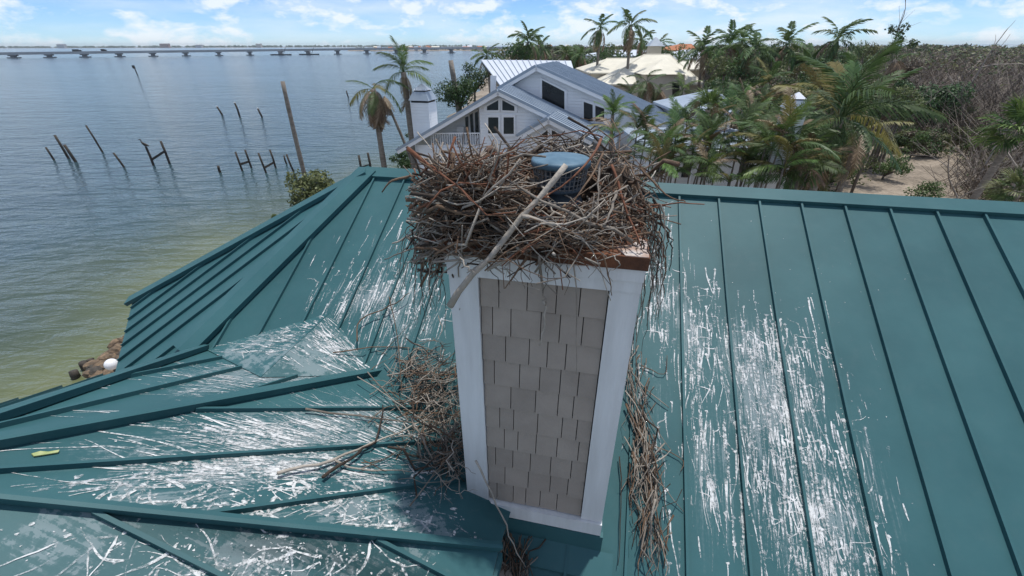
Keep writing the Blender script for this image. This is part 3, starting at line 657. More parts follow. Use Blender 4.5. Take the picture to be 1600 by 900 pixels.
class Pile:
    def __init__(s, parent): s.p = parent; s.o = Vector(parent.location); s.items = []
    def add(s, P, Q, thick=None, mi=None):           # world points
        l = np.linalg.norm(np.asarray(Q)-np.asarray(P))
        if l < .02: return
        th = thick or rng.choice([.0055, .0085, .012, .019], p=[.34, .34, .20, .12])
        ratio = th/l; key = min((.012, .022, .038), key=lambda q: abs(q-ratio)) if ratio < .03 else .038
        mi = rng.choice(5, p=[.33, .34, .12, .14, .07]) if mi is None else mi
        lib = LIB[(mi, key)][rng.integers(3)]
        s.items.append((l*max(th, l*key*.8), lib, stick_matrix(Vector(P)-s.o, Vector(Q)-s.o, rng.uniform(0, 6.28)), mi))
    def build(s, top=300):
        s.items.sort(key=lambda q: -q[0])
        for a, lib, mt, mi in s.items[:top]:
            o = lk('stick', lib[0], s.p); o.matrix_local = mt
        if len(s.items) > top:
            V, Fc, mm = [], [], []; b = 0
            for a, lib, mt, mi in s.items[top:]:
                M4 = np.array(mt); v = lib[1]@M4[:3, :3].T+M4[:3, 3]; V.append(v); Fc += [tuple(i+b for i in f) for f in lib[2]]; mm += [mi]*len(lib[2]); b += len(v)
            o = mk('twigs', np.vstack(V), Fc, None, s.p, True, mats=STK, midx=mm); o['kind'] = 'stuff'
def smooth_path(pts, n=4):
    pts = [np.asarray(q, float) for q in pts]; out = []
    for i in range(len(pts)-1):
        p0, p1, p2, p3 = pts[max(i-1, 0)], pts[i], pts[i+1], pts[min(i+2, len(pts)-1)]
        for k in range(n):
            t = k/n; out.append(.5*((2*p1)+(-p0+p2)*t+(2*p0-5*p1+4*p2-p3)*t*t+(-p0+3*p1-3*p2+p3)*t**3))
    return out+[pts[-1]]
def bent(pl_, pts, th, mi, taper=.55, jit=.25):
    q = smooth_path(pts); L_ = len(q); o0 = np.array(pl_.p.location)
    q = [a+(rng.normal(0, th*jit, 3) if 0 < i < L_-1 else 0) for i, a in enumerate(q)]
    mb = MB(); mb.tube([a-o0 for a in q], [th*.5*(1-taper*i/(L_-1))*rng.uniform(.85, 1.15) for i in range(L_)], 6 if th > .012 else 5); mb.build('stick', STK[mi], pl_.p, True)
nest = thing('stick_nest', 'huge osprey nest of tangled driftwood sticks heaped on the chimney top', 'nest', loc=hs(-.45, 2.75, -1.0))
pile = Pile(nest)
NC = np.array([-.43, 2.86])
def ring(phi, rad): return NC+np.array([math.cos(phi)*.70, math.sin(phi)*.58])*rad
def hgt(phi, rad):     # height of the heap over the cover
    h = .44*max(0, 1-abs(rad-.74)/.60)**.55
    dphi = (phi-math.radians(-58)+math.pi) % (2*math.pi)-math.pi
    h *= 1-.88*math.exp(-(dphi/.66)**2)
    dl = (phi-math.radians(165)+math.pi) % (2*math.pi)-math.pi; h *= 1-.28*math.exp(-(dl/.7)**2)
    return h*(.86+.14*math.sin(5*phi)+.10*math.sin(11*phi+1))
cnt = 0
while cnt < 1250:
    phi = rng.uniform(0, 2*math.pi); rad = rng.uniform(.42, 1.06)
    c = ring(phi, rad); h = hgt(phi, rad)
    z = -1.0+rng.uniform(0, 1)**.75*h
    if rad > .85: z -= rng.uniform(0, .10)*(1 if math.sin(phi) < .3 else .3)
    if (c[0]-FX)**2+(c[1]-FY)**2 < .25**2: continue
    l = rng.uniform(.14, .50) if rng.random() < .75 else rng.uniform(.4, .85)
    ta = np.array([-math.sin(phi)*.80, math.cos(phi)*.58]); ta /= np.linalg.norm(ta); ra = np.array([math.cos(phi), math.sin(phi)])
    a = rng.normal(0, .8); d2 = ta*math.cos(a)+ra*math.sin(a)
    if rng.random() < .5: d2 = -d2
    dz = rng.normal(0, .30)
    if rad > .8 and rng.random() < .35: dz -= .3
    d = XH*d2[0]+YH*d2[1]+ZH*dz; d /= np.linalg.norm(d)
    c3 = XH*c[0]+YH*c[1]+ZH*z
    P, Q = c3-d*l/2, c3+d*l/2
    for E_ in (P, Q):
        dd = (E_@XH-FX)**2+(E_@YH-FY)**2
        if dd < .2**2 and E_[2] > -.8: break
    else:
        # keep inside sticks above the cover
        lo = min(P[2], Q[2])
        if CX0 < c[0] < CX1 and CY0 < c[1] < CY1 and lo < -.995: P = P+ZH*(-.985-lo); Q = Q+ZH*(-.985-lo)
        if min(proj(W(P))[0], proj(W(Q))[0]) < 632: continue
        pile.add(W(P), W(Q)); cnt += 1
k_ = 0
while k_ < 600:                      # bulge over the front-left edge
    x, y = rng.uniform(664, 905), rng.uniform(268, 400)
    if y > 410-.15*max(0, x-760) or (x > 780 and y < 352) or (x < 690 and y > 420-.6*(690-x)): continue
    c3 = unYh(x, y, 2.16+.22*rng.random()+.25*max(0, (700-x)/60)+.0013*(400-y)*rng.random()); a = rng.normal(0, .75); l = rng.uniform(.2, .72)
    if rng.random() < .3: a += rng.choice([-1, 1])*rng.uniform(.6, 1.3)
    d = XH*math.cos(a)+ZH*math.sin(a)*.8+YH*rng.normal(0, .3); P, Q = c3-d*l/2, c3+d*l/2
    if any((q@XH > CX0-.02 and q[2] < -1.06 and q@YH > CY0-.08) or (abs(q@XH-FX) < .2 and q@YH > FY-.22) for q in (P, Q)): continue
    if min(proj(W(P))[0], proj(W(Q))[0]) < 632: continue
    pile.add(W(P), W(Q), rng.choice([.006, .009, .014, .025], p=[.3, .35, .22, .13])); k_ += 1
# finer lining of the cup
for _ in range(160):
    phi = rng.uniform(0, 6.28); rad = rng.uniform(0, .55); c = ring(phi, rad)
    if (c[0]-FX)**2+(c[1]-FY)**2 < .24**2: continue
    a = rng.uniform(0, 6.28); l = rng.uniform(.08, .25); d = XH*math.cos(a)+YH*math.sin(a)+ZH*rng.normal(0, .15)
    c3 = XH*c[0]+YH*c[1]+ZH*(-.80+.12*rad+rng.uniform(-.06, .04)); pile.add(W(c3-d*l/2), W(c3+d*l/2), .005, rng.choice([1, 2, 4]))
def ex(a, ya, b, yb, th, mi, n=1):
    P, Q = unYh(*a, ya), unYh(*b, yb); pile.add(W(P), W(Q), th, mi)
def exc(pts, th, mi):          # a bent stick from several pieces
    bent(pile, [W(unYh(x, y, yh)) for x, y, yh in pts], th, mi)
bent(pile, [W(unYh(x, y, yh)) for x, y, yh in ((702, 478, 2.03), (788, 372, 2.12), (884, 258, 2.30))], .034, 2, .25, .14)
bent(pile, [W(unYh(x, y, yh)) for x, y, yh in ((815, 338, 2.15), (860, 350, 2.2), (882, 358, 2.2))], .02, 2)
bent(pile, [W(unYh(x, y, yh)) for x, y, yh in ((742, 428, 2.05), (730, 418, 2.03), (716, 398, 2.05))], .014, 2)
for a in [((939, 217, 2.9), (912, 262, 2.55), (841, 316, 2.36)), ((648, 352, 2.5), (700, 300, 2.5), (735, 265, 2.5)), ((816, 350, 2.26), (860, 385, 2.22), (898, 404, 2.15)), ((791, 335, 2.22), (812, 360, 2.2), (817, 392, 2.18)),
          ((740, 392, 2.2), (700, 420, 2.18), (676, 444, 2.2)), ((1000, 262, 2.8), (1040, 305, 2.55), (1070, 316, 2.4)), ((1005, 322, 2.5), (1050, 318, 2.4), (1100, 320, 2.3)), ((660, 350, 2.4), (632, 372, 2.4), (612, 380, 2.4)),
          ((652, 206, 3.0), (668, 226, 2.9), (683, 242, 2.8)), ((648, 275, 2.6), (615, 282, 2.6), (596, 300, 2.6)), ((700, 372, 2.2), (640, 390, 2.3), (600, 405, 2.35)), ((950, 222, 3.0), (985, 262, 2.7), (1010, 330, 2.4)),
          ((942, 240, 2.6), (915, 290, 2.4), (880, 330, 2.35)), ((937, 250, 2.6), (934, 300, 2.45), (931, 350, 2.3)), ((955, 258, 2.6), (975, 320, 2.45), (1000, 385, 2.25)), ((962, 300, 2.5), (952, 335, 2.35), (942, 352, 2.3)),
          ((895, 365, 2.2), (925, 392, 2.18), (953, 470, 2.2)), ((942, 398, 2.18), (950, 430, 2.17), (955, 462, 2.2)), ((842, 400, 2.17), (846, 440, 2.2), (851, 478, 2.22)), ((848, 470, 2.22), (852, 500, 2.22), (842, 540, 2.2)),
          ((895, 415, 2.17), (900, 470, 2.22), (899, 585, 2.24)), ((720, 240, 2.7), (760, 228, 3.0), (830, 222, 3.2)), ((760, 300, 2.4), (830, 290, 2.4), (905, 262, 2.5)), ((690, 262, 2.6), (760, 275, 2.45), (828, 300, 2.4))]:
    exc(a, rng.choice([.009, .012, .016]), rng.choice([0, 2, 2, 1]) if a[0][0] < 930 else rng.choice([4, 1, 0]))
# drooping twigs at the left, front and right
def droop(x, y, yh, drop, dx, th=.006, mi=None):
    P = unYh(x, y, yh); pts = [P]; n = 4
    for i in range(1, n+1):
        t = i/n; pts.append(P+XH*dx*t*(1.3-.5*t)+YH*rng.normal(-.02, .02)-ZH*drop*t**1.6+XH*rng.normal(0, .015))
    m_ = rng.choice([0, 1, 3]) if mi is None else mi
    bent(pile, [W(q) for q in pts], th*rng.uniform(.7, 1.3), m_, .7, .5)
for _ in range(40): droop(rng.uniform(995, 1030), rng.uniform(310, 390), rng.uniform(2.3, 2.9), rng.uniform(.3, .95), rng.uniform(.02, .20), rng.uniform(.005, .011))
for _ in range(38): droop(rng.uniform(655, 730), rng.uniform(330, 395), rng.uniform(2.25, 2.7), rng.uniform(.2, .75), rng.uniform(-.38, -.05), rng.uniform(.005, .013))
for _ in range(9): droop(rng.uniform(740, 960), rng.uniform(380, 402), 2.19, rng.uniform(.1, .3), rng.uniform(-.06, .06))
for _ in range(40): droop(rng.uniform(680, 990), rng.uniform(340, 385), rng.uniform(2.2, 2.35), rng.uniform(.02, .12), rng.uniform(-.3, .3), .008)
pile.build(190)
# core mat of the nest (fine debris under the sticks)
mb = MB(); rs = np.random.default_rng(5); K = 36
for j in range(6):
    for i in range(K):
        phi = 2*math.pi*i/K; rad = (.05, .35, .55, .72, .88, .98)[j]; c = ring(phi, rad*.96); h = hgt(phi, rad)*.82 if j else 0
        z = -.985+max(h, .07 if j < 2 else .01)*rs.uniform(.75, 1.)-(.03 if j == 5 else 0)
        if (c[0]-FX)**2+(c[1]-FY)**2 < .27**2: z = -.965
        mb.v.append(tuple(hs(c[0], c[1], z)-np.array(nest.location)))
mb.f = [(j*K+i, j*K+(i+1) % K, (j+1)*K+(i+1) % K, (j+1)*K+i) for j in range(5) for i in range(K)]+[tuple(range(K))[::-1]]
o = mk('debris_core', mb.v, mb.f, simple('nest_debris', (.022, .016, .012), (.10, .07, .048), 26, 1., .9, 60), nest); o['kind'] = 'stuff'
mb = MB(); mb.lathe([(.001, -.03), (.022, -.024), (.036, 0), (.034, .014), (.018, .027), (.001, .03)], tuple(W(unYh(766, 236, 3.0))), 14)
tag(mb.build('nest_husk', simple('brown_husk', (.10, .06, .045), (.19, .12, .09), 20, .9, .3), None, True), 'small brown rounded husk lying in the nest cup', 'husk')  # this rounded body is a brown husk in the nest cup
# fallen stick heaps
lp = thing('fallen_sticks', 'heap of fallen sticks wedged between the chimney and the tower roof', 'stick heap', loc=W(PF2.px(690, 660)))
pile = Pile(lp)
def surf(px, py):    # nearest roof surface under a pixel
    return max([pl.px(px, py) for pl in (PF2, PM)], key=lambda q: -np.linalg.norm(q) if q[2] < 0 else -99)
for i in range(430):
    t = rng.random(); cx = 662+58*t+rng.normal(0, 30); cy = 560+200*t+rng.normal(0, 22)
    if cx > 735+.1*(cy-560): continue
    P = surf(cx, cy); up = rng.uniform(0, .34)*math.exp(-((cx-690-30*t)/50)**2)
    c3 = P*(1-.06*up)+ZH*up; a = rng.uniform(0, math.pi); l = rng.uniform(.12, .42) if rng.random() < .75 else rng.uniform(.4, .8)
    d = hd(math.degrees(a))+ZH*rng.normal(-.05, .3); d /= np.linalg.norm(d); A_, B_ = c3-d*l/2, c3+d*l/2
    for q in (A_, B_):
        zz = max(PF2.z(q), PM.z(q))
        if q[2] < zz: q[2] = zz+.01
    if max(A_@XH, B_@XH) > CX0-.005 and max(A_@YH, B_@YH) > CY0-.02: continue
    pile.add(W(A_), W(B_), None, rng.choice([0, 0, 0, 1, 1, 2, 3]))
def onroof(pts, th, mi, lift=.03):
    q = [surf(x, y)+ZH*(lift+.02*rng.random()) for x, y in pts]
    bent(pile, [W(a) for a in q], th, mi)
onroof([(435, 746), (520, 725), (600, 690), (680, 655)], .022, 2, .05); onroof([(505, 752), (560, 715), (592, 690), (598, 640)], .022, 3, .05); onroof([(478, 645), (560, 655), (650, 668)], .02, 0, .04)
onroof([(520, 722), (560, 738), (640, 742)], .016, 2); onroof([(560, 737), (600, 722), (640, 700)], .010, 0); onroof([(520, 555), (600, 545), (680, 552)], .014, 1); onroof([(560, 545), (565, 510), (610, 490), (640, 470)], .016, 1, .10)
onroof([(575, 590), (610, 630), (640, 670)], .012, 0, .08); onroof([(610, 480), (625, 560), (630, 640)], .012, 1, .15); onroof([(560, 600), (620, 640), (690, 690)], .012, 2, .1)
for _ in range(40):
    x, y = rng.uniform(560, 660), rng.uniform(560, 740); a = rng.uniform(-.9, .9); l = rng.uniform(20, 80); onroof([(x, y), (x+l*.5*math.cos(a), y+l*.5*math.sin(a)+rng.normal(0, 5)), (x+l*math.cos(a), y+l*math.sin(a))], .008, rng.choice([0, 1, 2]), .04)
pile.build(230)
rp = thing('fallen_sticks', 'trail of fallen twigs hanging down the roof to the right of the chimney', 'stick heap', loc=W(PM.px(985, 700)))
pile = Pile(rp)
for i in range(130):
    t = rng.random()**1.0; cx = 985+34*t*(t > .2)+rng.normal(0, 11); cy = 560+320*t
    P = PM.px(cx, cy)
    if P@XH < CX1+.03: P = P+XH*(CX1+.04-P@XH)
    up = rng.uniform(.01, .13); c3 = P+PM.n*up; an = rng.normal(.12, .32); d = PM.v*math.cos(an)+PM.u*math.sin(an)+PM.n*rng.normal(0, .18); l = rng.uniform(.15, .6)
    A_, B_ = c3-d*l/2, c3+d*l/2
    for q in (A_, B_):
        if q[2] < PM.z(q): q[2] = PM.z(q)+.01
        if q@XH < CX1+.02 and CY0-.05 < q@YH: q += XH*(CX1+.03-q@XH)
    pile.add(W(A_), W(B_), None, rng.choice([0, 0, 0, 1, 1, 2, 3]))
def onmain(pts, th, mi, lift=.04):
    q = [PM.px(x, y)+ZH*lift for x, y in pts]
    bent(pile, [W(a) for a in q], th, mi)
for _ in range(16):
    x = rng.uniform(970, 1000); y = rng.uniform(560, 760); onmain([(x, y), (x+rng.uniform(0, 30), y+50), (x+rng.uniform(5, 60), y+rng.uniform(90, 150))], rng.uniform(.006, .013), rng.choice([0, 1, 2, 3]), rng.uniform(.03, .09))
onmain([(985, 580), (1005, 612), (1043, 642)], .014, 0); onmain([(1000, 575), (1035, 590), (1040, 560)], .010, 1); onmain([(975, 640), (1000, 700), (1012, 790), (1040, 870)], .018, 1, .08); onmain([(990, 650), (1010, 740), (1020, 830)], .016, 0, .07); onmain([(990, 690), (1060, 720), (1060, 742)], .009, 1); onmain([(965, 720), (968, 800), (962, 890)], .011, 3, .06)
pile.build(230)
up_ = thing('fallen_sticks', 'dark bundle of twigs tucked under the cut edge of the tower roof', 'stick heap', loc=W(PM.px(800, 880)))
pile = Pile(up_)
for i in range(90):
    P = PM.px(rng.uniform(775, 822), rng.uniform(850, 905)); c3 = P+PM.n*rng.uniform(.01, .10); d = PM.v+PM.u*rng.normal(0, .3)+PM.n*rng.normal(0, .1); l = rng.uniform(.1, .4); A_, B_ = c3-d*l/2, c3+d*l/2
    for q in (A_, B_):
        if q[2] < PM.z(q): q[2] = PM.z(q)+.01
        if q@YH > CY0-.05: q += YH*(CY0-.05-q@YH)+ZH*0
    pile.add(W(A_), W(B_), None, rng.choice([0, 1, 3]))
q = [unYh(742, 720, 2.12), unYh(775, 790, 2.10), unYh(800, 850, 2.06), unYh(825, 895, 2.03)]
bent(pile, [W(a) for a in q], .016, 2)
pile.build(230)
#@@PART2
# ---------------------------------------------------------------- vegetation library
def frond_mesh(i, mat, n=30, arch=.55, rise=.35, width=.30, hang=.5, blade=.020):
    rs = np.random.default_rng(500+i); mb = MB()
    P = lambda t: np.array([t*(1-.12*t*arch), .03*math.sin(3*t+i), rise*t-arch*t*t])
    mb.tube([P(t) for t in np.linspace(0, 1, 7)], [.014*(1-.85*t) for t in np.linspace(0, 1, 7)], 3, cap=False)
    for k in range(n):
        t = .16+.84*(k+.5)/n; b = P(t); tn = P(min(t+.02, 1))-P(t-.02); tn /= np.linalg.norm(tn)
        ln = width*(math.sin(math.pi*(.12+.80*t))**.7)*rs.uniform(.8, 1.1)
        for sd in (-1, 1):
            if rs.random() < .06: continue
            sv = np.array([0, sd, 0.]); up = np.cross(tn, sv)*sd
            d = sv*.78+tn*(.55+.3*t)+up*.12+rs.normal(0, .07, 3); d /= np.linalg.norm(d)
            m1 = b+d*ln*.5+np.array([0, 0, -hang*ln*.14]); m2 = b+d*ln*.92+np.array([0, 0, -hang*ln*.75])
            wv = np.cross(d, np.array([0, 0, 1.])); wv /= np.linalg.norm(wv)+1e-6; wv = wv*blade*.5
            mb.add([b-wv*.6, b+wv*.6, m1+wv, m1-wv, m2], [(0, 1, 2, 3), (3, 2, 4)])
    me = bpy.data.meshes.new('frond'); me.from_pydata(mb.v, [], mb.f); me.materials.append(mat); return me
def fan_mesh(i, mat, n=26, r=.62):
    rs = np.random.default_rng(800+i); mb = MB(); mb.tube([(0, 0, 0), (.25, 0, .04), (.5, 0, .03)], .012, 3, cap=False)
    for k in range(n):
        a = math.radians(-130+260*k/(n-1)); ln = r*(.75+.25*math.cos(a))*rs.uniform(.85, 1.05); d = np.array([math.cos(a), math.sin(a), rs.normal(0, .05)]); w_ = np.array([-math.sin(a), math.cos(a), .25])*.024
        b = np.array([.48, 0, .03]); m1 = b+d*ln*.6+np.array([0, 0, .02]); m2 = b+d*ln+np.array([0, 0, -.16*ln*rs.uniform(.5, 1.6)])
        mb.add([b, m1+w_, m2, m1-w_], [(0, 1, 2, 3)])
    me = bpy.data.meshes.new('frond'); me.from_pydata(mb.v, [], mb.f); me.materials.append(mat); return me
FR = {}
for nm, mt in (('g', M_FROND), ('b', M_FRONDB), ('y', M_FRONDY), ('d', M_FRONDD)):
    FR[nm] = [frond_mesh(1, mt, 30, .55, .30, .30, .7), frond_mesh(2, mt, 28, .85, .45, .28, 1.), frond_mesh(3, mt, 30, .35, .25, .26, .5)]
FR['lo'] = [frond_mesh(11, M_FROND, 15, .6, .32, .30, .8, .05), frond_mesh(12, M_FROND, 15, .85, .4, .28, 1., .05)]
FR['lod'] = [frond_mesh(13, M_FRONDD, 13, .7, .3, .30, 1., .05)]
FR['fan'] = [fan_mesh(1, M_LEAFO), fan_mesh(2, M_FROND)]
FR['fang'] = [fan_mesh(3, M_FRONDB), fan_mesh(4, M_FROND)]
def trunk_mesh(mb, base, top, r0, r1, bow=.0, k=9, n=9):
    base, top = np.asarray(base, float), np.asarray(top, float); ax = rng.normal(0, 1, 2); ax /= np.linalg.norm(ax)
    pts = []; rad = []
    for i in range(n):
        t = i/(n-1); q = base+(top-base)*t; o_ = bow*math.sin(math.pi*t); pts.append(q+np.array([ax[0]*o_, ax[1]*o_, 0])); rad.append((r0+(r1-r0)*t**.6)*(1.05 if i % 2 else .97))
    mb.tube(pts, rad, k); return pts
def palm(name, label, px, py, Y, fl, kinds, n=16, group=None, lean=(0, 0), pr=(-35, 75), tr=.16, skirt=0, zb=GZ, bow=.15):
    top = unY(px, py, Y); base = np.array([top[0]+lean[0], top[1]+lean[1], zb])
    t = thing(name, label, 'palm tree', group, loc=base)
    mb = MB(); trunk_mesh(mb, (0, 0, -.2), top-base, tr*1.25, tr*.85, bow); mb.build('trunk', M_TRUNK, t, True)
    off = rng.uniform(0, 6.28)
    for i in range(n):
        kd = kinds[rng.integers(len(kinds))]; ms = FR[kd]; o = lk('frond', ms[rng.integers(len(ms))], t); o.location = Vector(top-base)+Vector((0, 0, rng.uniform(-.1, .05)*fl*.4))
        u = (i+.5)/n; pit = pr[1]-(pr[1]-pr[0])*u+rng.normal(0, 6)
        if kd in ('d', 'lod'): pit = min(pit, rng.uniform(-80, -25))
        o.rotation_euler = (rng.normal(0, .25), -math.radians(pit), off+i*2.39996+rng.normal(0, .15)); s_ = fl*rng.uniform(.82, 1.1); o.scale = (s_, s_, s_)
    for i in range(skirt):
        o = lk('frond', FR['d'][rng.integers(3)], t); o.location = Vector(top-base)+Vector((0, 0, -rng.uniform(0, .5)))
        o.rotation_euler = (rng.normal(0, .3), math.radians(rng.uniform(62, 86)), rng.uniform(0, 6.28)); s_ = fl*rng.uniform(.7, 1.1); o.scale = (s_, s_, s_)
    return t
def leaf_cloud(centres, radii, n, size, rs, flat=.8):
    """n leaf faces spread in the shells of several clumps"""
    k = rs.choice(len(centres), n, p=np.array(radii)**2/np.sum(np.array(radii)**2)); d = rs.normal(0, 1, (n, 3)); d /= np.linalg.norm(d, axis=1)[:, None]
    r = rs.uniform(.35, 1.05, n)**.6; C = np.array(centres)[k]; Rr = np.array(radii)[k][:, None]
    P = C+d*r[:, None]*Rr*np.array([1, 1, flat])
    nn = d+rs.normal(0, .6, (n, 3)); nn[:, 2] += .4; nn /= np.linalg.norm(nn, axis=1)[:, None]
    a = np.cross(nn, rs.normal(0, 1, (n, 3))); a /= np.linalg.norm(a, axis=1)[:, None]; b = np.cross(nn, a); s_ = (size*rs.uniform(.6, 1.3, n))[:, None]
    V = np.stack([P-a*s_*.9, P-b*s_*.45, P+a*s_*.9, P+b*s_*.45], 1).reshape(-1, 3)
    Fc = np.arange(4*n).reshape(-1, 4); return V, Fc
def fast_mesh(name, V, Fc, mats, midx=None, parent=None):
    me = bpy.data.meshes.new(name); nf, k = Fc.shape; me.vertices.add(len(V)); me.vertices.foreach_set('co', np.asarray(V, np.float32).ravel())
    me.loops.add(nf*k); me.loops.foreach_set('vertex_index', Fc.astype(np.int32).ravel()); me.polygons.add(nf); me.polygons.foreach_set('loop_start', np.arange(0, nf*k, k, dtype=np.int32))
    for m_ in mats: me.materials.append(m_)
    if midx is not None: me.polygons.foreach_set('material_index', np.asarray(midx, np.int32))
    me.update(calc_edges=True); me.validate(); return lk(name, me, parent)
def tree(name, label, px, py, Y, rpx, mat, n=1800, group=None, cat='tree', flat=.8, clumps=11, size=None, bare=0., zb=GZ, squash=1.):
    if cat == 'bush': Y = float(unZ(px, py+rpx*.9, GZ)[1])
    c = unY(px, py, Y); dep = Y*cp-(c[2]-H)*sp; r = rpx*dep/F; base = np.array([c[0]+rng.normal(0, r*.1), Y+r*.2, zb]); rs = np.random.default_rng(int(px*7+py*13))
    t = thing(name, label, cat, group, loc=base); cc = c-base; mb = MB(); tips = []
    th = max(.05, r*.055); fork = np.array([0, 0, max(.2, cc[2]-r*.7)]); mb.tube([(0, 0, -.3), fork*.5+rs.normal(0, .05, 3), fork], [th*1.4, th, th*.9], 7)
    cen = []; rad = []
    for i in range(clumps):
        d = rs.normal(0, 1, 3); d /= np.linalg.norm(d); q = cc+d*r*rs.uniform(.35, .78)*np.array([1.05, .8, .75*squash]); q[2] = max(q[2], .25*r); cen.append(q); rad.append(r*rs.uniform(.24, .46))
        mid = (fork+q)/2+rs.normal(0, r*.07, 3); mb.tube([fork, mid, q, q+(q-mid)*.5], [th*.7, th*.45, th*.25, th*.06], 5)
    mb.build('trunk', M_BARK, t, True)
    V, Fc = leaf_cloud(cen, rad, n, size or max(r*.055, dep/F*1.9), rs, flat); fast_mesh('crown', V, Fc, [mat], None, t); return t
def branchy(mb, p, d, l, r, depth, rs, spread=.55):
    n = 4; pts = [p]; q = p; dd = d.copy()
    for i in range(n): dd = dd+rs.normal(0, .13, 3)+np.array([0, 0, .04]); dd /= np.linalg.norm(dd); q = q+dd*l/n; pts.append(q)
    mb.tube(pts, [r*(1-.5*i/n) for i in range(n+1)], 5 if depth > 1 else 3, cap=False)
    if depth == 0: return
    for i in range(rs.integers(2, 4)+(depth > 1)):
        k = rs.integers(1, n+1); e = dd+rs.normal(0, spread, 3); e[2] = abs(e[2])*.8+.15; e /= np.linalg.norm(e); branchy(mb, pts[k], e, l*rs.uniform(.45, .75), r*.5, depth-1, rs, spread)
def dead_tree(label, px, py, Y, hpx, mat=None, group=None, lean=(0, 0), depth=3, zb=GZ, tufts=0):
    top = unY(px, py, Y); base = np.array([top[0]-lean[0], Y, zb]); h = top[2]-zb; rs = np.random.default_rng(int(px*3+py*11))
    t = thing('bare_tree', label, 'bare tree', group, loc=base); mb = MB(); d = np.array([lean[0]/max(h, .1), lean[1], 1.]); d /= np.linalg.norm(d)
    branchy(mb, np.array([0, 0, -.2]), d, h*.6, max(.05, h*.014), depth, rs); mb.build('branches', mat or M_DEADW, t, True)
    if tufts:
        vs = np.array(mb.v); hi = vs[vs[:, 2] > h*.55]; idx = rs.choice(len(hi), tufts); V, Fc = leaf_cloud(list(hi[idx]), [h*.05]*tufts, tufts*22, h*.02, rs); fast_mesh('leaves', V, Fc, [M_LEAFD], None, t)
    return t
# ---------------------------------------------------------------- pilings in the bay
def post_geo(mb, a, b, r, k=8):
    A_ = unZ(*b, 0.0); B_ = unY(*a, A_[1]); mb.tube([A_-np.array([0, 0, .8]), A_, (A_+B_)/2+rng.normal(0, .03, 3), B_], [r*1.05, r*1.0, r*.96, r*.9], k); return A_, B_
def piling(label, a, b, r=.11, white=False, group='broken pilings in the bay'):
    A_ = unZ(*b, 0.); t = thing('piling', label, 'piling', group, loc=A_); mb = MB(); post_geo(mb, a, b, r); m = [M_PILE]
    B_ = unY(*a, A_[1]); mk('post', [np.array(v)-A_ for v in mb.v], mb.f, M_PILE, t, True)
    if white: mb = MB(); mb.lathe([(r*.95, -.02), (r*.97, .10), (.01, .16)], tuple(B_-A_-np.array([0, 0, .06])), 8); mb.build('bird_lime', M_GUANO, t)
    return t
def frame(label, posts, beam, r=.12):
    A0 = unZ(*posts[0][1], 0.); t = thing('jetty_remnant', label, 'piling', 'broken pilings in the bay', loc=A0); ends = []
    for a, b in posts:
        mb = MB(); e = post_geo(mb, a, b, r); ends.append(e); mk('post', [np.array(v)-A0 for v in mb.v], mb.f, M_PILE, t, True)
    P = [e[0]+(e[1]-e[0])*f for e, f in zip(ends, beam)]; mb = MB(); mb.obox(P[0]-A0-np.array([0, .1, .12]), P[1]-P[0], (0, .16, 0), (0, 0, .24)); mb.build('crossbeam', M_PILE, t); return t
piling('short leaning piling outermost of the broken row', (70, 228), (83, 248))
piling('tall piling leaning beside the crossed stub', (84, 209), (106, 246), .14); piling('thick stub piling crossed against the tall leaning one', (99, 224), (117, 251), .16)
piling('long slender piling leaning alone far over', (133, 194), (159, 236), .11); piling('single short piling tilted between the long one and the frame', (176, 237), (193, 260))
frame('pair of pilings joined by a rising beam with a bird perched on it', [((227, 228), (239, 257)), ((250, 219), (264, 254))], (.3, .55), .13)
piling('tiny piling stub barely above the water', (340, 258), (343, 268), .14)
frame('twin pilings with crossbeam next to the tiny stub', [((367, 236), (378, 266)), ((382, 233), (392, 261))], (.35, .35), .11)
frame('twin pilings with low crossbeam near the bare palm trunk', [((403, 238), (415, 269)), ((421, 233), (430, 261))], (.25, .3), .11)
piling('dark piling right behind the bare palm trunk', (447, 240), (458, 267)); piling('thin broken stake beside the bare palm trunk', (443, 242), (447, 255), .1)
for a, b in (((338, 165), (347, 179)), ((366, 159), (374, 181)), ((402, 168), (409, 182))): piling('white topped piling standing farther out in open water', a, b, .18, True)
piling('small piling far out near the palms', (541, 141), (544, 151), .18); piling('lowest small piling far out near the palms', (557, 147), (558, 153), .18)
frame('two dark pilings with a beam just beyond the teal roof corner', [((560, 242), (566, 273)), ((574, 238), (580, 270))], (.4, .4), .13)
mk_ = thing('channel_marker', 'leaning channel marker with a small board far out in the bay', 'marker', loc=unZ(214, 115, 0)); mb = MB(); e0 = unZ(214, 115, 0); e1 = unY(208, 101, e0[1]); mb.tube([(0, 0, -1), e1-e0], .25, 6); mb.build('post', M_PILE, mk_); mb = MB(); q = e1-e0; mb.box(q[0]-.7, q[0]+.7, q[1]-.35, q[1]-.27, q[2]-1.2, q[2]+.2); mb.build('board', M_PILE, mk_)
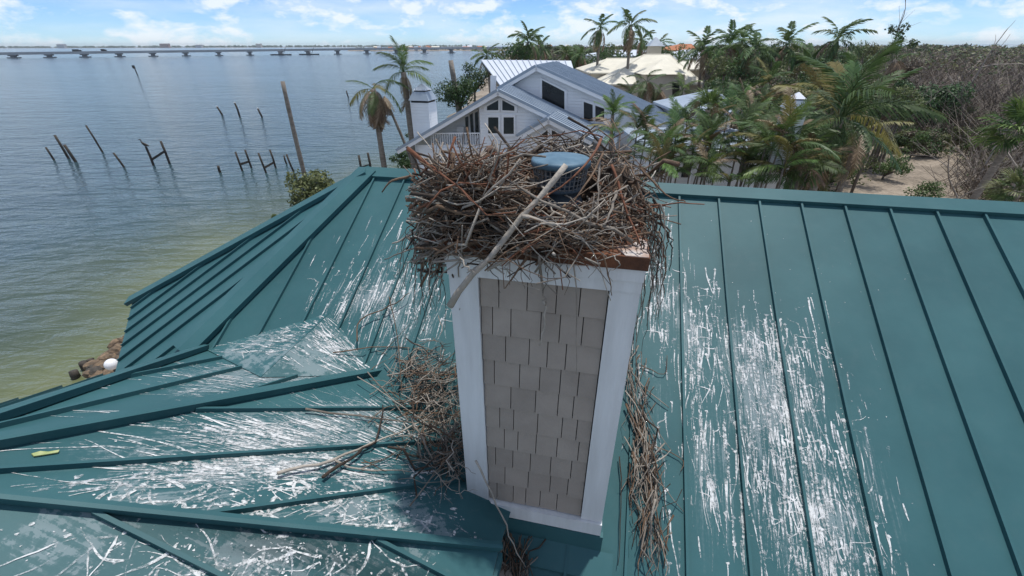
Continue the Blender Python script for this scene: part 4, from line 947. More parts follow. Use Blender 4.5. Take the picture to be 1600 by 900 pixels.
# perched bird
e0 = unZ(239, 257, 0.); e1 = unY(227, 228, e0[1]); bt = thing('bird', 'dark seabird perched on the joined pair of pilings', 'bird', loc=e1)
def skin(name, pts, edges, rad, mat, parent):
    me = bpy.data.meshes.new(name); me.from_pydata(pts, edges, []); o = lk(name, me, parent); me.materials.append(mat); m_ = o.modifiers.new('s', 'SKIN')
    for v, r in zip(me.skin_vertices[0].data, rad): v.radius = (r, r)
    o.modifiers.new('d', 'SUBSURF').levels = 1; return o
skin('body', [(0, 0, .28), (-.22, 0, .42), (-.3, 0, .62), (-.24, 0, .78), (-.34, 0, .82), (-.58, 0, .74), (.22, 0, .18), (.42, 0, .08), (0, .05, .0), (0, -.05, .0)], [(0, 1), (1, 2), (2, 3), (3, 4), (4, 5), (0, 6), (6, 7), (0, 8), (0, 9)], [.15, .12, .05, .05, .07, .015, .12, .04, .02, .02], M_PILE, bt)
# ---------------------------------------------------------------- bridge
def seg(p, q, t): return p+(q-p)*t
b0, b1 = unZ(17, 88.6, 0), unZ(621, 83.4, 0); br = thing('causeway_bridge', 'long low concrete causeway bridge crossing the bay', 'bridge', loc=b0)
dirb = (b1-b0)/np.linalg.norm(b1-b0); nrm = np.array([-dirb[1], dirb[0], 0]); LB = np.linalg.norm(b1-b0)
def deckz(s): return 5.3+2.6*min(max(s/LB, -.3), 1.15)
mb = MB(); rl = MB(); st = list(np.arange(-LB*.35, LB*1.75, LB/24))
for a, b in zip(st[:-1], st[1:]):
    A_, B_ = dirb*a, dirb*b; za, zb_ = deckz(a), deckz(b); w_ = nrm*10
    mb.hexa([A_+[0, 0, za-1.9], B_+[0, 0, zb_-1.9], B_+w_+[0, 0, zb_-1.9], A_+w_+[0, 0, za-1.9], A_+[0, 0, za], B_+[0, 0, zb_], B_+w_+[0, 0, zb_], A_+w_+[0, 0, za]])
    for o_ in (nrm*.1, nrm*9.6): rl.hexa([A_+o_+[0, 0, za], B_+o_+[0, 0, zb_], B_+o_+nrm*.3+[0, 0, zb_], A_+o_+nrm*.3+[0, 0, za], A_+o_+[0, 0, za+.95], B_+o_+[0, 0, zb_+.95], B_+o_+nrm*.3+[0, 0, zb_+.95], A_+o_+nrm*.3+[0, 0, za+.95]])
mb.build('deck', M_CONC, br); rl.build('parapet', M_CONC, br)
pxs = [17, 74, 130, 185, 238, 290, 342, 391, 440, 482, 529, 575, 621, 665, 707]
for x in pxs:
    r = ray(x, 85); a = np.array([dirb[0], dirb[1]]); A2 = np.array([[r[0], -dirb[0]], [r[1], -dirb[1]]]); tt = np.linalg.solve(A2, b0[:2]); s_ = tt[1]; c = dirb*s_; z = deckz(s_)-1.88
    mb = MB()
    for (l0, l1, w0, w1, z0, z1) in ((5., 5., -1, 11, -.5, .9), (2., 2., 1.5, 8.5, .9, z-1.3), (3.6, 3.6, 0.2, 9.8, z-1.3, z)):
        mb.hexa([c+dirb*sx*l0+nrm*wy+[0, 0, z0] for sx, wy in ((-1, w0), (1, w0), (1, w1), (-1, w1))]+[c+dirb*sx*l1+nrm*wy+[0, 0, z1] for sx, wy in ((-1, w0), (1, w0), (1, w1), (-1, w1))])
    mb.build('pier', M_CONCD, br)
M_DARKP = simple('dark_paint', (.03, .035, .04), (.05, .055, .06), 1, .5); M_REDP = simple('dull_red_paint', (.22, .10, .07), (.28, .13, .1), 1, .6)
def at_bridge(px_):
    r = ray(px_, 80); tt = np.linalg.solve(np.array([[r[0], -dirb[0]], [r[1], -dirb[1]]]), b0[:2]); return tt[1]
for x, ln_, lab in ((112, 9., 'long dark truck driving on the causeway bridge'), (157, 6., 'smaller dark van driving on the causeway bridge')):
    s_ = at_bridge(x); o_ = b0+dirb*s_+nrm*3+np.array([0, 0, deckz(s_)]); t = thing('truck', lab, 'truck', loc=o_)
    mb = MB(); mb.obox((0, 0, .7), dirb*ln_*.7, nrm*2.4, (0, 0, 2.6)); mb.build('cargo_box', M_DARKP, t); mb = MB(); mb.obox(dirb*ln_*.72+[0, 0, .7], dirb*ln_*.25, nrm*2.3, (0, 0, 1.9)); mb.build('cab', M_DARKP, t)
    for f in (.12, .55, .85):
        mb = MB(); c = dirb*ln_*f; mb.tube([c+nrm*.1+[0, 0, .5], c+nrm*2.3+[0, 0, .5]], .5, 10); mb.build('wheel', M_DARKP, t)
for x, y, lab in ((439, 85, 'work barge moored by a causeway bridge pier'), (483, 84.6, 'second work barge with a short crane mast by the bridge')):
    c = unZ(x, y, 0); t = thing('barge', lab, 'barge', loc=c); mb = MB(); mb.hexa([(-13, -4, -.5), (13, -4, -.5), (13, 4, -.5), (-13, 4, -.5), (-14.5, -4, 1.3), (14.5, -4, 1.3), (14.5, 4, 1.3), (-14.5, 4, 1.3)]); mb.build('hull', M_DARKP, t); mb = MB(); mb.box(-3, 2, -1.5, 1.5, 1.3, 3.6); mb.build('cabin', M_CONCD, t); mb = MB(); mb.tube([(4, 0, 1.3), (9, 0, 10)], .3, 5); mb.build('crane_boom', M_DARKP, t)
M_FOAM = simple('wake_foam', (.35, .42, .46), (.7, .74, .76), .6, .8)
for x, y, lab in ((664, 83.2, 'small white motorboat running with a wake off the far shore'), (708, 82.6, 'second white motorboat nearer the far palms')):
    c = unZ(x, y, 0); t = thing('motorboat', lab, 'boat', loc=c); mb = MB(); L_ = 7.
    mb.add([(-L_/2, -1.1, -.2), (L_*.3, -1.1, -.2), (L_*.6, 0, 0), (L_*.3, 1.1, -.2), (-L_/2, 1.1, -.2), (-L_/2, -1.3, 1.), (L_*.3, -1.3, 1.1), (L_*.65, 0, 1.4), (L_*.3, 1.3, 1.1), (-L_/2, 1.3, 1.)], [(4, 3, 2, 1, 0), (5, 6, 7, 8, 9), (0, 1, 6, 5), (1, 2, 7, 6), (2, 3, 8, 7), (3, 4, 9, 8), (4, 0, 5, 9)]); mb.build('hull', M_WHITE, t)
    mb = MB(); mb.box(-1.2, .8, -.8, .8, 1., 2.5); mb.build('console', M_DARKP, t); mb = MB(); mb.prism([(-3.5, -.6, .02), (-3.5, .6, .02), (-34, 2.2, .02), (-34, -2.2, .02)], (0, 0, .05)); mb.build('wake', M_FOAM, t)
# ---------------------------------------------------------------- far shores
def strip(name, x0, x1, Y0, Y1, z):
    n = 30; v = []; f = []
    for i in range(n+1):
        x = x0+(x1-x0)*i/n; v += [(x, Y0+rng.normal(0, 6), -.3), (x, Y0+12, z), (x, Y1, z), (x, Y1+10, -.3)]
    for i in range(n):
        for j in range(3): f.append((i*4+j, (i+1)*4+j, (i+1)*4+j+1, i*4+j+1))
    return struct(mk(name, v, f, sand_mat_))
sand_mat_ = bpy.data.materials['sandy_ground']
strip('far_shore', -420, 900, 1240, 1700, 1.5); strip('distant_island', -5200, -300, 4200, 4700, 2.)
def treeline(name, label, x0, x1, Y0, Y1, n, h0, h1, size, mat):
    rs = np.random.default_rng(int(abs(x0))); C = np.stack([rs.uniform(x0, x1, n), rs.uniform(Y0, Y1, n), np.zeros(n)], 1); rd = rs.uniform(h0, h1, n); C[:, 2] = rd*.5+1
    V, Fc = leaf_cloud(list(C), list(rd*.75), n*14, size, rs, .8); return tag(fast_mesh(name, V, Fc, mat), label, 'trees', kind='stuff')
treeline('far_treeline', 'low green treeline along the far shore beyond the bridge', -420, 900, 1255, 1420, 700, 3.5, 8, 1.6, [M_LEAFD])
treeline('island_treeline', 'thin dark treeline of the distant island on the horizon', -5200, -300, 4215, 4400, 900, 8, 16, 6, [M_LEAFD])
def gable_house(name, label, c, w_, d_, h_, rh, wm, rm, group):
    t = thing(name, label, 'house', group, loc=c); mb = MB(); mb.box(-w_/2, w_/2, -d_/2, d_/2, -.5, h_); mb.build('wall', wm, t)
    mb = MB(); e = .4; mb.prism([(-w_/2-e, -d_/2-e, h_+.01), (-w_/2-e, d_/2+e, h_+.01), (-w_/2-e, 0, h_+rh)], (w_+2*e, 0, 0)); mb.build('roof', rm, t); return t
for i in range(46):
    X = rng.uniform(-400, 330); gable_house('shore_house', 'tiny pale house in the row along the far shore', (X, 1250+rng.uniform(0, 50), 1.5), rng.uniform(8, 20), 9, rng.uniform(4, 8), rng.uniform(1.5, 3.5), [M_WHITE, M_CREAMW, M_CONC][rng.integers(3)], [M_ROOFG, M_CREAM, M_ROOFW, M_ORANGE][rng.integers(4)], 'houses along the far shore')
for px_, w_, h_, lab, m_ in ((257, 70, 28, 'pinkish apartment block on the distant island', M_REDP), (95, 60, 26, 'grey block on the distant island', M_CONC), (310, 50, 18, 'low pale block on the distant island', M_CONC), (404, 40, 24, 'narrow pale block on the distant island', M_CREAMW)):
    r = ray(px_, 72); X = r[0]*4205/r[1]; gable_house('apartment_block', lab, (X, 4215, 2), w_, 30, h_, 4, m_, M_CONC, None)
# ---------------------------------------------------------------- white gabled house
WH = 15.0; wd = hd(WH); wx = np.array([wd[1], -wd[0], 0.])
def unF(px, py, D):
    r = ray(px, py); t = D/(r@wd); return np.array([r[0]*t, r[1]*t, H+r[2]*t])
wh = thing('white_house', 'white clapboard house with stepped gables and grey metal roof', 'house', loc=(*unF(800, 200, 31)[:2], GZ)); wo_ = np.array(wh.location)
def wpart(name, mb, mat, parent=None): return mk(name, [np.asarray(v)-wo_ for v in mb.v], mb.f, mat, parent or wh)
def facade(name, pxs, D, th, mat=None, parent=None):
    mb = MB(); mb.prism([unF(x, y, D) for x, y in pxs], wd*th); return wpart(name, mb, mat or M_LAP, parent)
def slope(name, a, b, D0, D1, mat, th=.14, seam_n=8, px_mode=True):
    """roof slope: line a-b (pixels on the front plane D0) pushed back to D1"""
    A_, B_ = unF(*a, D0), unF(*b, D0); bk = wd*(D1-D0); n = np.cross(B_-A_, bk); n /= np.linalg.norm(n); n *= np.sign(n[2])
    mb = MB(); mb.prism([A_, B_, B_+bk, A_+bk], n*th); o = wpart(name, mb, mat)
    k = max(2, int((D1-D0)/.45))
    for i in range(1, k):
        q = wd*(D1-D0)*i/k; mb = MB(); mb.obox(A_+q+n*th-wd*.02, B_-A_, wd*.04, n*.05); wpart('seam', mb, mat, o)
    mb = MB(); mb.prism([A_-n*.22, B_-n*.22, B_+n*.01, A_+n*.01], -wd*.07); wpart('rake_board', mb, M_WHITE, o)
    mb = MB(); mb.prism([A_+n*.012, B_+n*.012, B_+n*(th+.05), A_+n*(th+.05)], -wd*.10); wpart('drip_edge', mb, M_ROOFG, o)
    return o
def window(pxs, D, fr=.10, parent=None):
    P = [unF(x, y, D) for x, y in pxs]; c = sum(P)/len(P); mb = MB(); mb.prism([q-wd*.05 for q in P], wd*.04); g = wpart('window', mb, M_GLASS, parent)
    Q = [c+(q-c)*(1+fr*2.2/np.linalg.norm(q-c)) for q in P]; n = len(P); mb = MB()
    for i in range(n):
        j = (i+1) % n; mb.prism([P[i]-wd*.09, P[j]-wd*.09, Q[j]-wd*.09, Q[i]-wd*.09], wd*.08)
    wpart('frame', mb, M_WHITE, g)
Df, Dg = 31., 34.5
facade('front_wall', [(748, 162), (778, 147), (905, 208), (920, 330), (757, 345)], Df, .2)
facade('side_wall', [(652, 226), (748, 226), (757, 345), (668, 350)], Df, .2)
facade('recessed_wall', [(660, 218), (700, 190), (752, 160), (752, 232), (668, 238)], Df+1.6, .2)
slope('left_slope', (778, 143), (620, 236), Df-.5, Df+9, M_ROOFG); slope('right_slope', (778, 143), (960, 232), Df-.5, Df+9, M_ROOFG)
facade('upper_wall', [(792, 140), (838, 110), (1048, 202), (1060, 260), (800, 260)], Dg, .2)
slope('upper_left_slope', (838, 105), (778, 140), Dg-.5, Dg+7.5, M_ROOFG); slope('upper_right_slope', (838, 105), (1066, 208), Dg-.5, Dg+8.0, M_ROOFG)
# rear wing with prow edge
P1, P2, P4, P5 = unF(752, 95.5, 45), unF(892, 97.5, 45), unF(783, 137, 40), unF(905, 140, 40); mb = MB(); nW = np.cross(P2-P1, P4-P1); nW /= np.linalg.norm(nW); nW *= np.sign(nW[2]); mb.prism([P1, P2, P5, P4], nW*.14); rw = wpart('rear_wing_slope', mb, M_ROOFW)
for i in range(1, 15):
    t = i/15; a = P1+(P2-P1)*t; b = P4+(P5-P4)*t; mb = MB(); mb.obox(a+nW*.14, (P2-P1)/np.linalg.norm(P2-P1)*.05, b-a, nW*.07); wpart('seam', mb, M_ROOFG, rw)
mb = MB(); mb.prism([unF(766, 118, 41), unF(775, 118, 41), unF(775, 150, 41), unF(766, 150, 41)], wd*.2); wpart('rear_wall', mb, M_WHITE)
mb = MB(); mb.prism([P1-nW*.2, P2-nW*.2, P2+wd*5-[0, 0, 2.6], P1+wd*5-[0, 0, 2.6]], nW*.14); wpart('rear_wing_back', mb, M_ROOFG)
facade('porch_wall', [(822, 208), (857, 191), (903, 214), (908, 300), (826, 300)], Df-2, .2)
slope('porch_slope', (857, 187), (808, 214), Df-2.4, Df+.6, M_ROOFG); slope('porch_slope', (857, 187), (925, 222), Df-2.4, Df+.6, M_ROOFG)
for p_ in ([(761, 166), (779, 156), (779, 172), (761, 172)], [(785, 156), (804, 166), (804, 173), (785, 172)], [(763, 183), (779, 183), (779, 208), (763, 208)], [(787, 183), (803, 183), (803, 209), (787, 209)]): window(p_, Df)
window([(847, 125), (882, 143), (882, 174), (847, 157)], Dg); window([(912, 159), (926, 164), (926, 190), (912, 190)], Dg); window([(930, 165), (944, 170), (944, 189), (930, 189)], Dg)
for p_ in ([(840, 214), (856, 203), (856, 215)], [(862, 203), (878, 212), (862, 215)]): window(p_, Df-2)
for p_ in ([(727, 183), (732, 181), (733, 210), (728, 211)], [(734, 179), (739, 176), (741, 210), (736, 210)], [(742, 176), (747, 173), (749, 211), (743, 211)]): window(p_, Df+1.6, .05)
mb = MB(); a, b = unF(672, 209, Df-.05), unF(749, 209, Df-.05); mb.obox(a, b-a, wd*.08, (0, 0, .08)); rail = wpart('railing', mb, M_WHITE)
for i in range(22):
    mb = MB(); q = a+(b-a)*i/21; mb.obox(q-[0, 0, 1.0], wx*.05, wd*.05, (0, 0, 1.0)); wpart('baluster', mb, M_WHITE, rail)
mb = MB(); mb.obox(a-[0, 0, 1.15]-wd*.1, b-a, wd*1.8, (0, 0, .14)); wpart('balcony_floor', mb, M_WHITE)
fa = thing('deck_chair', 'white slatted chair on the white house balcony', 'chair', loc=unF(710, 222, Df+.8)-np.array([0, 0, .1])); mb = MB(); mb.obox((0, 0, .4), wx*.6, wd*.6, (0, 0, .06)); mb.build('seat', M_WHITE, fa); mb = MB(); mb.obox(wd*.55+[0, 0, .42], wx*.6, wd*.12, (0, 0, .75)); mb.build('backrest', M_WHITE, fa)
for sx in (0, .54):
    for sy in (0, .5): mb = MB(); mb.obox(wx*sx+wd*sy, wx*.06, wd*.06, (0, 0, .42)); mb.build('leg', M_WHITE, fa)
def stack(label, pxl, pxr, ytop, ybot, D, cat='chimney'):
    a, b = unF(pxl, ytop, D), unF(pxr, ytop, D); w_ = np.linalg.norm(b-a); t = thing('clapboard_chimney', label, cat, loc=(a[0], a[1], GZ)); o0 = np.array(t.location); h_ = a[2]-GZ
    mb = MB(); mb.obox((0, 0, -.2), wx*w_, wd*w_, (0, 0, h_*.995)); mb.build('shaft', M_LAP, t)
    c = wx*w_/2+wd*w_/2
    def fr(z0, z1, s0, s1, name, mat):
        m_ = MB(); m_.hexa([c+(wx*sx+wd*sy)*w_/2*s0+[0, 0, z0] for sx, sy in ((-1, -1), (1, -1), (1, 1), (-1, 1))]+[c+(wx*sx+wd*sy)*w_/2*s1+[0, 0, z1] for sx, sy in ((-1, -1), (1, -1), (1, 1), (-1, 1))]); m_.build(name, mat, t)
    z = h_-.22; fr(z, z+.16*w_, .92, .92, 'vent_slot', M_GLASS); fr(z+.10*w_, z+.50*w_, 1.12, .72, 'lower_hood', M_ROOFG); fr(z+.45*w_, z+.60*w_, .62, .62, 'upper_vent', M_GLASS); fr(z+.56*w_, z+.86*w_, .72, .05, 'upper_hood', M_ROOFW)
stack('white clapboard chimney with tiered hood beside the leaning palms', 640, 668, 155, 240, 33.5); stack('white clapboard chimney with tiered hood behind the big coconut palm', 1230, 1264, 165, 195, 20.5)
# ---------------------------------------------------------------- further buildings
def hip_house(name, label, rl_, rr_, el, er, D, dp, wm, rm, group=None, wallbot=GZ):
    a, b, c, d = unY(*rl_, D+dp/2), unY(*rr_, D+dp/2), unY(*el, D), unY(*er, D); c[2] = d[2] = (c[2]+d[2])/2; a[2] = b[2] = (a[2]+b[2])/2
    t = thing(name, label, 'house', group, loc=((c[0]+d[0])/2, D+dp/2, wallbot)); o0 = np.array(t.location); e = np.array([0, dp, 0]); th = np.array([0, 0, .18])
    V = [c, d, d+e, c+e, a, b]; mb = MB(); mb.add([q-o0 for q in V]+[q-o0-th for q in V[:4]], [(0, 1, 5, 4), (1, 2, 5), (2, 3, 4, 5), (3, 0, 4), (9, 8, 7, 6), (0, 6, 7, 1), (1, 7, 8, 2), (2, 8, 9, 3), (3, 9, 6, 0)]); rf = mb.build('roof', rm, t)
    for p_, q_ in ((c, a), (d, b), (a, b)): m_ = MB(); m_.tube([p_-o0, q_-o0], .09, 5); m_.build('ridge_cap', rm, rf)
    w_ = d[0]-c[0]; mb = MB(); mb.box(-w_/2+.5, w_/2-.5, -dp/2+.5, dp/2-.5, -.2, c[2]-wallbot-.12); mb.build('wall', wm, t); return t
t = hip_house('cream_house', 'big cream hip roofed house with dormer among palms', (1006, 86), (1046, 86), (938, 132), (1100, 132), 62, 16, M_CREAMW, M_CREAM); o0 = np.array(t.location)
mb = MB(); ga, gb, gp = unY(1004, 117, 60.5), unY(1074, 117, 60.5), unY(1040, 91, 66); mb.add([ga-o0, gb-o0, gp-o0, ga-o0+[0, 9, 0], gb-o0+[0, 9, 0]], [(0, 1, 2), (1, 4, 2), (3, 0, 2), (4, 3, 2), (0, 3, 4, 1)]); mb.build('dormer_roof', M_CREAM, t)
mb = MB(); q = [unY(x, y, 61) for x, y in ((1010, 117), (1070, 117), (1070, 160), (1010, 160))]; mb.prism([z-o0 for z in q], (0, 3, 0)); dw = mb.build('dormer_wall', M_CREAMW, t)
mb = MB(); q = [unY(x, y, 61) for x, y in ((1050, 128), (1061, 128), (1061, 150), (1050, 150))]; mb.prism([z-o0-[0, .08, 0] for z in q], (0, .06, 0)); mb.build('window', M_GLASS, dw)
cq = unY(1021, 86, 72)-o0; mb = MB()
mb.hexa([cq+[x, y, -1.5] for x, y in ((-.9, -.9), (.9, -.9), (.9, .9), (-.9, .9))]+[cq+[x, y, 1.1] for x, y in ((-.8, -.8), (.8, -.8), (.8, .8), (-.8, .8))]); cu = mb.build('cupola', M_CREAMW, t); mb = MB(); mb.hexa([cq+[x, y, 1.1] for x, y in ((-1.1, -1.1), (1.1, -1.1), (1.1, 1.1), (-1.1, 1.1))]+[cq+[x*.1, y*.1, 2.2] for x, y in ((-1.1, -1.1), (1.1, -1.1), (1.1, 1.1), (-1.1, 1.1))]); mb.build('hood', M_ROOFG, cu)
hip_house('cream_house', 'lower cream hip roofed wing left of the dormered cream house', (948, 92), (992, 92), (919, 114), (1008, 114), 68, 14, M_CREAMW, M_CREAM)
hip_house('cream_house', 'small cream hip roofed wing right of the dormered cream house', (1058, 97), (1088, 97), (1040, 109), (1108, 109), 70, 12, M_CREAMW, M_CREAM)
hip_house('white_roofed_house', 'pale white roofed house beyond the cream house cupola', (955, 79), (1010, 79), (930, 88), (1030, 88), 110, 20, M_WHITE, M_ROOFW)
hip_house('white_roofed_house', 'pale white roofed house beside the orange tiled one', (1065, 79), (1090, 79), (1050, 92), (1105, 92), 95, 16, M_WHITE, M_ROOFW)
hip_house('orange_house', 'far house with orange tiled roof between palms', (1060, 70), (1080, 70), (1050, 79), (1092, 79), 125, 16, M_CREAMW, M_ORANGE)
hip_house('cottage', 'white cottage with blue grey hip roof behind feathery palms', (1100, 143), (1118, 143), (1062, 176), (1160, 176), 34, 7, M_LAP, M_ROOFG)
t = hip_house('porch_cottage', 'low white walled cottage with porch columns right behind the teal ridge', (1070, 205), (1150, 205), (1010, 232), (1222, 232), 25, 7, M_LAP, M_ROOFG); o0 = np.array(t.location)
for x in (1022, 1046, 1062, 1090, 1120, 1150, 1180, 1208):
    q = unY(x, 236, 24.6); mb = MB(); mb.box(q[0]-o0[0]-.11, q[0]-o0[0]+.11, q[1]-o0[1]-.11, q[1]-o0[1]+.11, -.2, q[2]-GZ); mb.build('porch_column', M_WHITE, t)
for x in (1034, 1076, 1105, 1165, 1195):
    q = unY(x, 262, 25.45)-o0; mb = MB(); mb.box(q[0]-.35, q[0]+.35, q[1], q[1]+.08, q[2]-.6, q[2]+.6); mb.build('window', M_GLASS, t)
# ---------------------------------------------------------------- palms
palm('dying_palm', 'dying palm with a shaggy skirt of dead fronds beside the water', 583, 138, 36, 2.5, ['y', 'y', 'g', 'd'], 12, tr=.22, skirt=44, pr=(-50, 40))
palm('leaning_palm', 'leaning bare palm stem behind the dying palm', 600, 150, 40, 1.6, ['d'], 7, tr=.13, skirt=6, lean=(2.2, 0))
palm('coconut_palm', 'coconut palm with a few upright fronds next to the white chimney', 630, 112, 38, 2.5, ['g', 'g', 'b'], 12, tr=.25, skirt=4, pr=(-15, 85))
t = thing('bare_palm_trunk', 'tall bare headless palm trunk standing by the sea grape', 'palm trunk', loc=(*unZ(489, 326, GZ)[:2], GZ)); mb = MB(); tp = unY(441, 126, unZ(489, 326, GZ)[1]); trunk_mesh(mb, (0, 0, -.2), tp-np.array(t.location), .19, .13, .1, 10, 12); mb.build('trunk', M_TRUNK, t, True)
t = thing('bare_palm_trunk', 'broken palm trunk rising through the leafy tree by the white house', 'palm trunk', loc=(*unY(722, 165, 47)[:2], GZ)); mb = MB(); tp = unY(704, 94, 47); trunk_mesh(mb, (0, 0, -.2), tp-np.array(t.location), .35, .24, .1, 8, 9); mb.build('trunk', M_TRUNK, t, True)
BK = 'tall palms rising above the far houses'
far_p = [(825, 62, 78, 3.2, 'tall palm clump at the shoreline end of the far trees'), (845, 72, 84, 2.8, 'tall palm clump at the shoreline end of the far trees'), (808, 74, 88, 2.6, 'tall palm clump at the shoreline end of the far trees'), (760, 84, 62, 2.2, 'small palm peeking over the white house rear roof'),
         (938, 42, 72, 2.6, 'slender tall palm left of the pair against the sky'), (986, 38, 66, 3.0, 'tallest palm with a windswept crown against the sky'), (1003, 60, 78, 2.6, 'palm crouched beside the tallest windswept palm'), (1030, 66, 84, 2.6, 'palm standing right behind the cream house cupola'),
         (1098, 66, 62, 3.0, 'full crowned palm beside the orange roof'), (1140, 60, 60, 3.2, 'pale stemmed palm in the row right of the cream house'), (1178, 66, 54, 3.2, 'palm with swept crown in the row right of the cream house'), (1228, 60, 58, 3.2, 'dense dark palm at the right end of the palm row'), (1160, 52, 82, 3.0, 'tall palm behind the palm row'),
         (1308, 50, 60, 3.4, 'ragged palm poking over the scrub horizon'), (1262, 84, 66, 2.8, 'palm low in the canopy beside the dense dark palm'), (885, 80, 90, 2.8, 'palm over the white house upper ridge in the dark belt'), (908, 84, 86, 2.6, 'palm directly left of the slender tall palm in the dark belt'), (1060, 84, 88, 2.6, 'palm between cream house and orange roof'), (1118, 92, 70, 2.8, 'palm low in the canopy beside the full crowned palm')]
for x, y, Y, fl_, lab in far_p: palm('tall_palm', lab, x, y+(13 if x > 1050 else 4), Y, fl_, ['lo', 'lo', 'lo', 'lod'], 17, BK, lean=(rng.normal(0, .6), 0), tr=.2, pr=(-45, 80))
# nearer palms
GP = 'palms crowding between the houses'
palm('big_coconut_palm', 'big coconut palm with long drooping fronds just beyond the roof ridge', 1312, 188, 20.5, 3.2, ['g', 'g', 'g', 'y'], 22, tr=.2, skirt=3, pr=(-70, 88), lean=(-.3, 0))
palm('bright_palm', 'bright green bushy palm against the white house wall', 957, 180, 27, 1.35, ['b', 'b', 'g'], 16, GP, pr=(10, 88), tr=.12)
for x, y, Y, fl_, kd, n, lab in ((1010, 128, 52, 2.4, ['g', 'd'], 14, 'dark palm in front of the cream house left slope'), (1066, 142, 50, 2.2, ['g', 'b'], 12, 'small curved palm below the cream dormer'), (1030, 140, 54, 2.2, ['g', 'd'], 14, 'dusky palm below the cream dormer'), (985, 150, 47, 2., ['g'], 12, 'thin palm above the grey roof slope'),
                                 (1342, 205, 26, 2.8, ['g', 'y', 'd'], 14, 'palm with browned fronds right of the big coconut palm'), (1400, 95, 52, 2.6, ['g', 'd'], 12, 'tattered palm on the edge of the dead scrub'), (1285, 150, 38, 3.0, ['d', 'd', 'y'], 18, 'browned palm behind the clapboard chimney'), (1200, 130, 46, 2.8, ['d', 'g', 'y'], 16, 'half dead palm in the dark grove'), (1330, 120, 40, 2.8, ['g', 'd', 'g'], 16, 'drooping palm between grove and scrub')):
    palm('grove_palm', lab, x, y, Y, fl_, kd, n, GP, tr=.15)
ar = [(1002, 218, 23), (1040, 222, 21), (1075, 200, 23.5), (1105, 215, 21.5), (1140, 195, 22.5), (1165, 235, 20.5), (1195, 205, 23), (1225, 235, 21.5), (1250, 212, 24), (1085, 250, 19.5), (1125, 252, 19.2), (1195, 258, 19.6), (1032, 250, 19.8), (975, 236, 22), (1240, 262, 19.5), (1150, 165, 29), (1205, 172, 28), (1222, 222, 17.8), (1246, 238, 17.4), (1205, 240, 18.2), (1262, 225, 18.0)]
for i, (x, y, Y) in enumerate(ar):
    top = unY(x, y, Y); t = thing('areca_palm', 'slender clustered areca palm '+('beside the white house corner' if x < 1060 else 'crowding the porch cottage columns' if x < 1190 else 'around the foot of the right clapboard chimney'), 'palm tree', 'areca palms '+('by the white house' if x < 1060 else 'by the porch cottage' if x < 1190 else 'by the clapboard chimney'), loc=(top[0], top[1], GZ)); b0_ = np.array(t.location)
    for k in range(3):
        o_ = np.array([rng.normal(0, .55), rng.normal(0, .4), rng.normal(0, .5)]); tp = top-b0_+o_; mb = MB(); trunk_mesh(mb, (o_[0]*.4, o_[1]*.4, -.2), tp, .05, .035, .1, 6, 6); mb.build('trunk', M_BARK, t, True)
        for j in range(8):
            ms = FR[['g', 'g', 'b', 'g', 'g', 'g', 'g', 'y', 'd'][rng.integers(9)]]; o = lk('frond', ms[rng.integers(3)], t); o.location = Vector(tp); o.rotation_euler = (rng.normal(0, .2), -math.radians(rng.uniform(-5, 80)), j*2.4+rng.uniform(0, 1)); s_ = rng.uniform(1.1, 1.8); o.scale = (s_, s_, s_)
def fan_palm(label, px, py, Y, s0, n, kd='fan', lean=(0, 0)):
    top = unY(px, py, Y); base = np.array([top[0]+lean[0], Y, GZ]); t = thing('fan_palm', label, 'palm tree', loc=base); mb = MB(); trunk_mesh(mb, (0, 0, -.2), top-base, .2, .16, .1); mb.build('trunk', M_TRUNK, t, True)
    for i in range(n):
        o = lk('frond', FR[kd][i % 2], t); o.location = Vector(top-base); o.rotation_euler = (rng.normal(0, .3), -math.radians(75-115*(i+.5)/n+rng.normal(0, 8)), i*2.4); s_ = s0*rng.uniform(.85, 1.15); o.scale = (s_, s_, s_)
fan_palm('fan palm with stiff green leaves at the edge of the sandy path', 1588, 205, 24, 1.9, 26, 'fang', lean=(-.9, 0)); fan_palm('low fan palm sprouting beside the sandy clearing', 1590, 300, 19.5, 1.2, 20, 'fan'); fan_palm('dark plume shaped palm in front of the cottage roof', 1106, 172, 29, 1.5, 22, 'fang')
# ---------------------------------------------------------------- broadleaf trees, bushes
tree('sea_grape', 'rounded sea grape bush at the water edge beyond the roof hip', 487, 304, 31, 52, M_LEAFO, 3600, cat='bush', size=.16, squash=.9, clumps=14); tree('sea_grape', 'small green bush low beside the sea grape', 432, 342, 28, 12, M_LEAF, 400, cat='bush', size=.12)
tree('leafy_tree', 'dark leafy tree left of the white house against the bay', 712, 138, 46, 40, M_LEAFD, 2600, clumps=16, flat=.9); tree('leafy_tree', 'narrow dark leafy tree touching the white house rear roof', 742, 122, 50, 30, M_LEAFD, 1500)
tree('shrub', 'dark green shrub at the foot of the white house chimney', 630, 250, 33, 22, M_LEAFD, 1300, cat='bush'); tree('shrub', 'small dark shrub under the white house eave', 645, 214, 36, 12, M_LEAFD, 500, cat='bush')
tree('leafy_tree', 'dense dark green tree standing over the sandy path', 1455, 172, 60, 50, M_LEAFD, 12000, clumps=34)
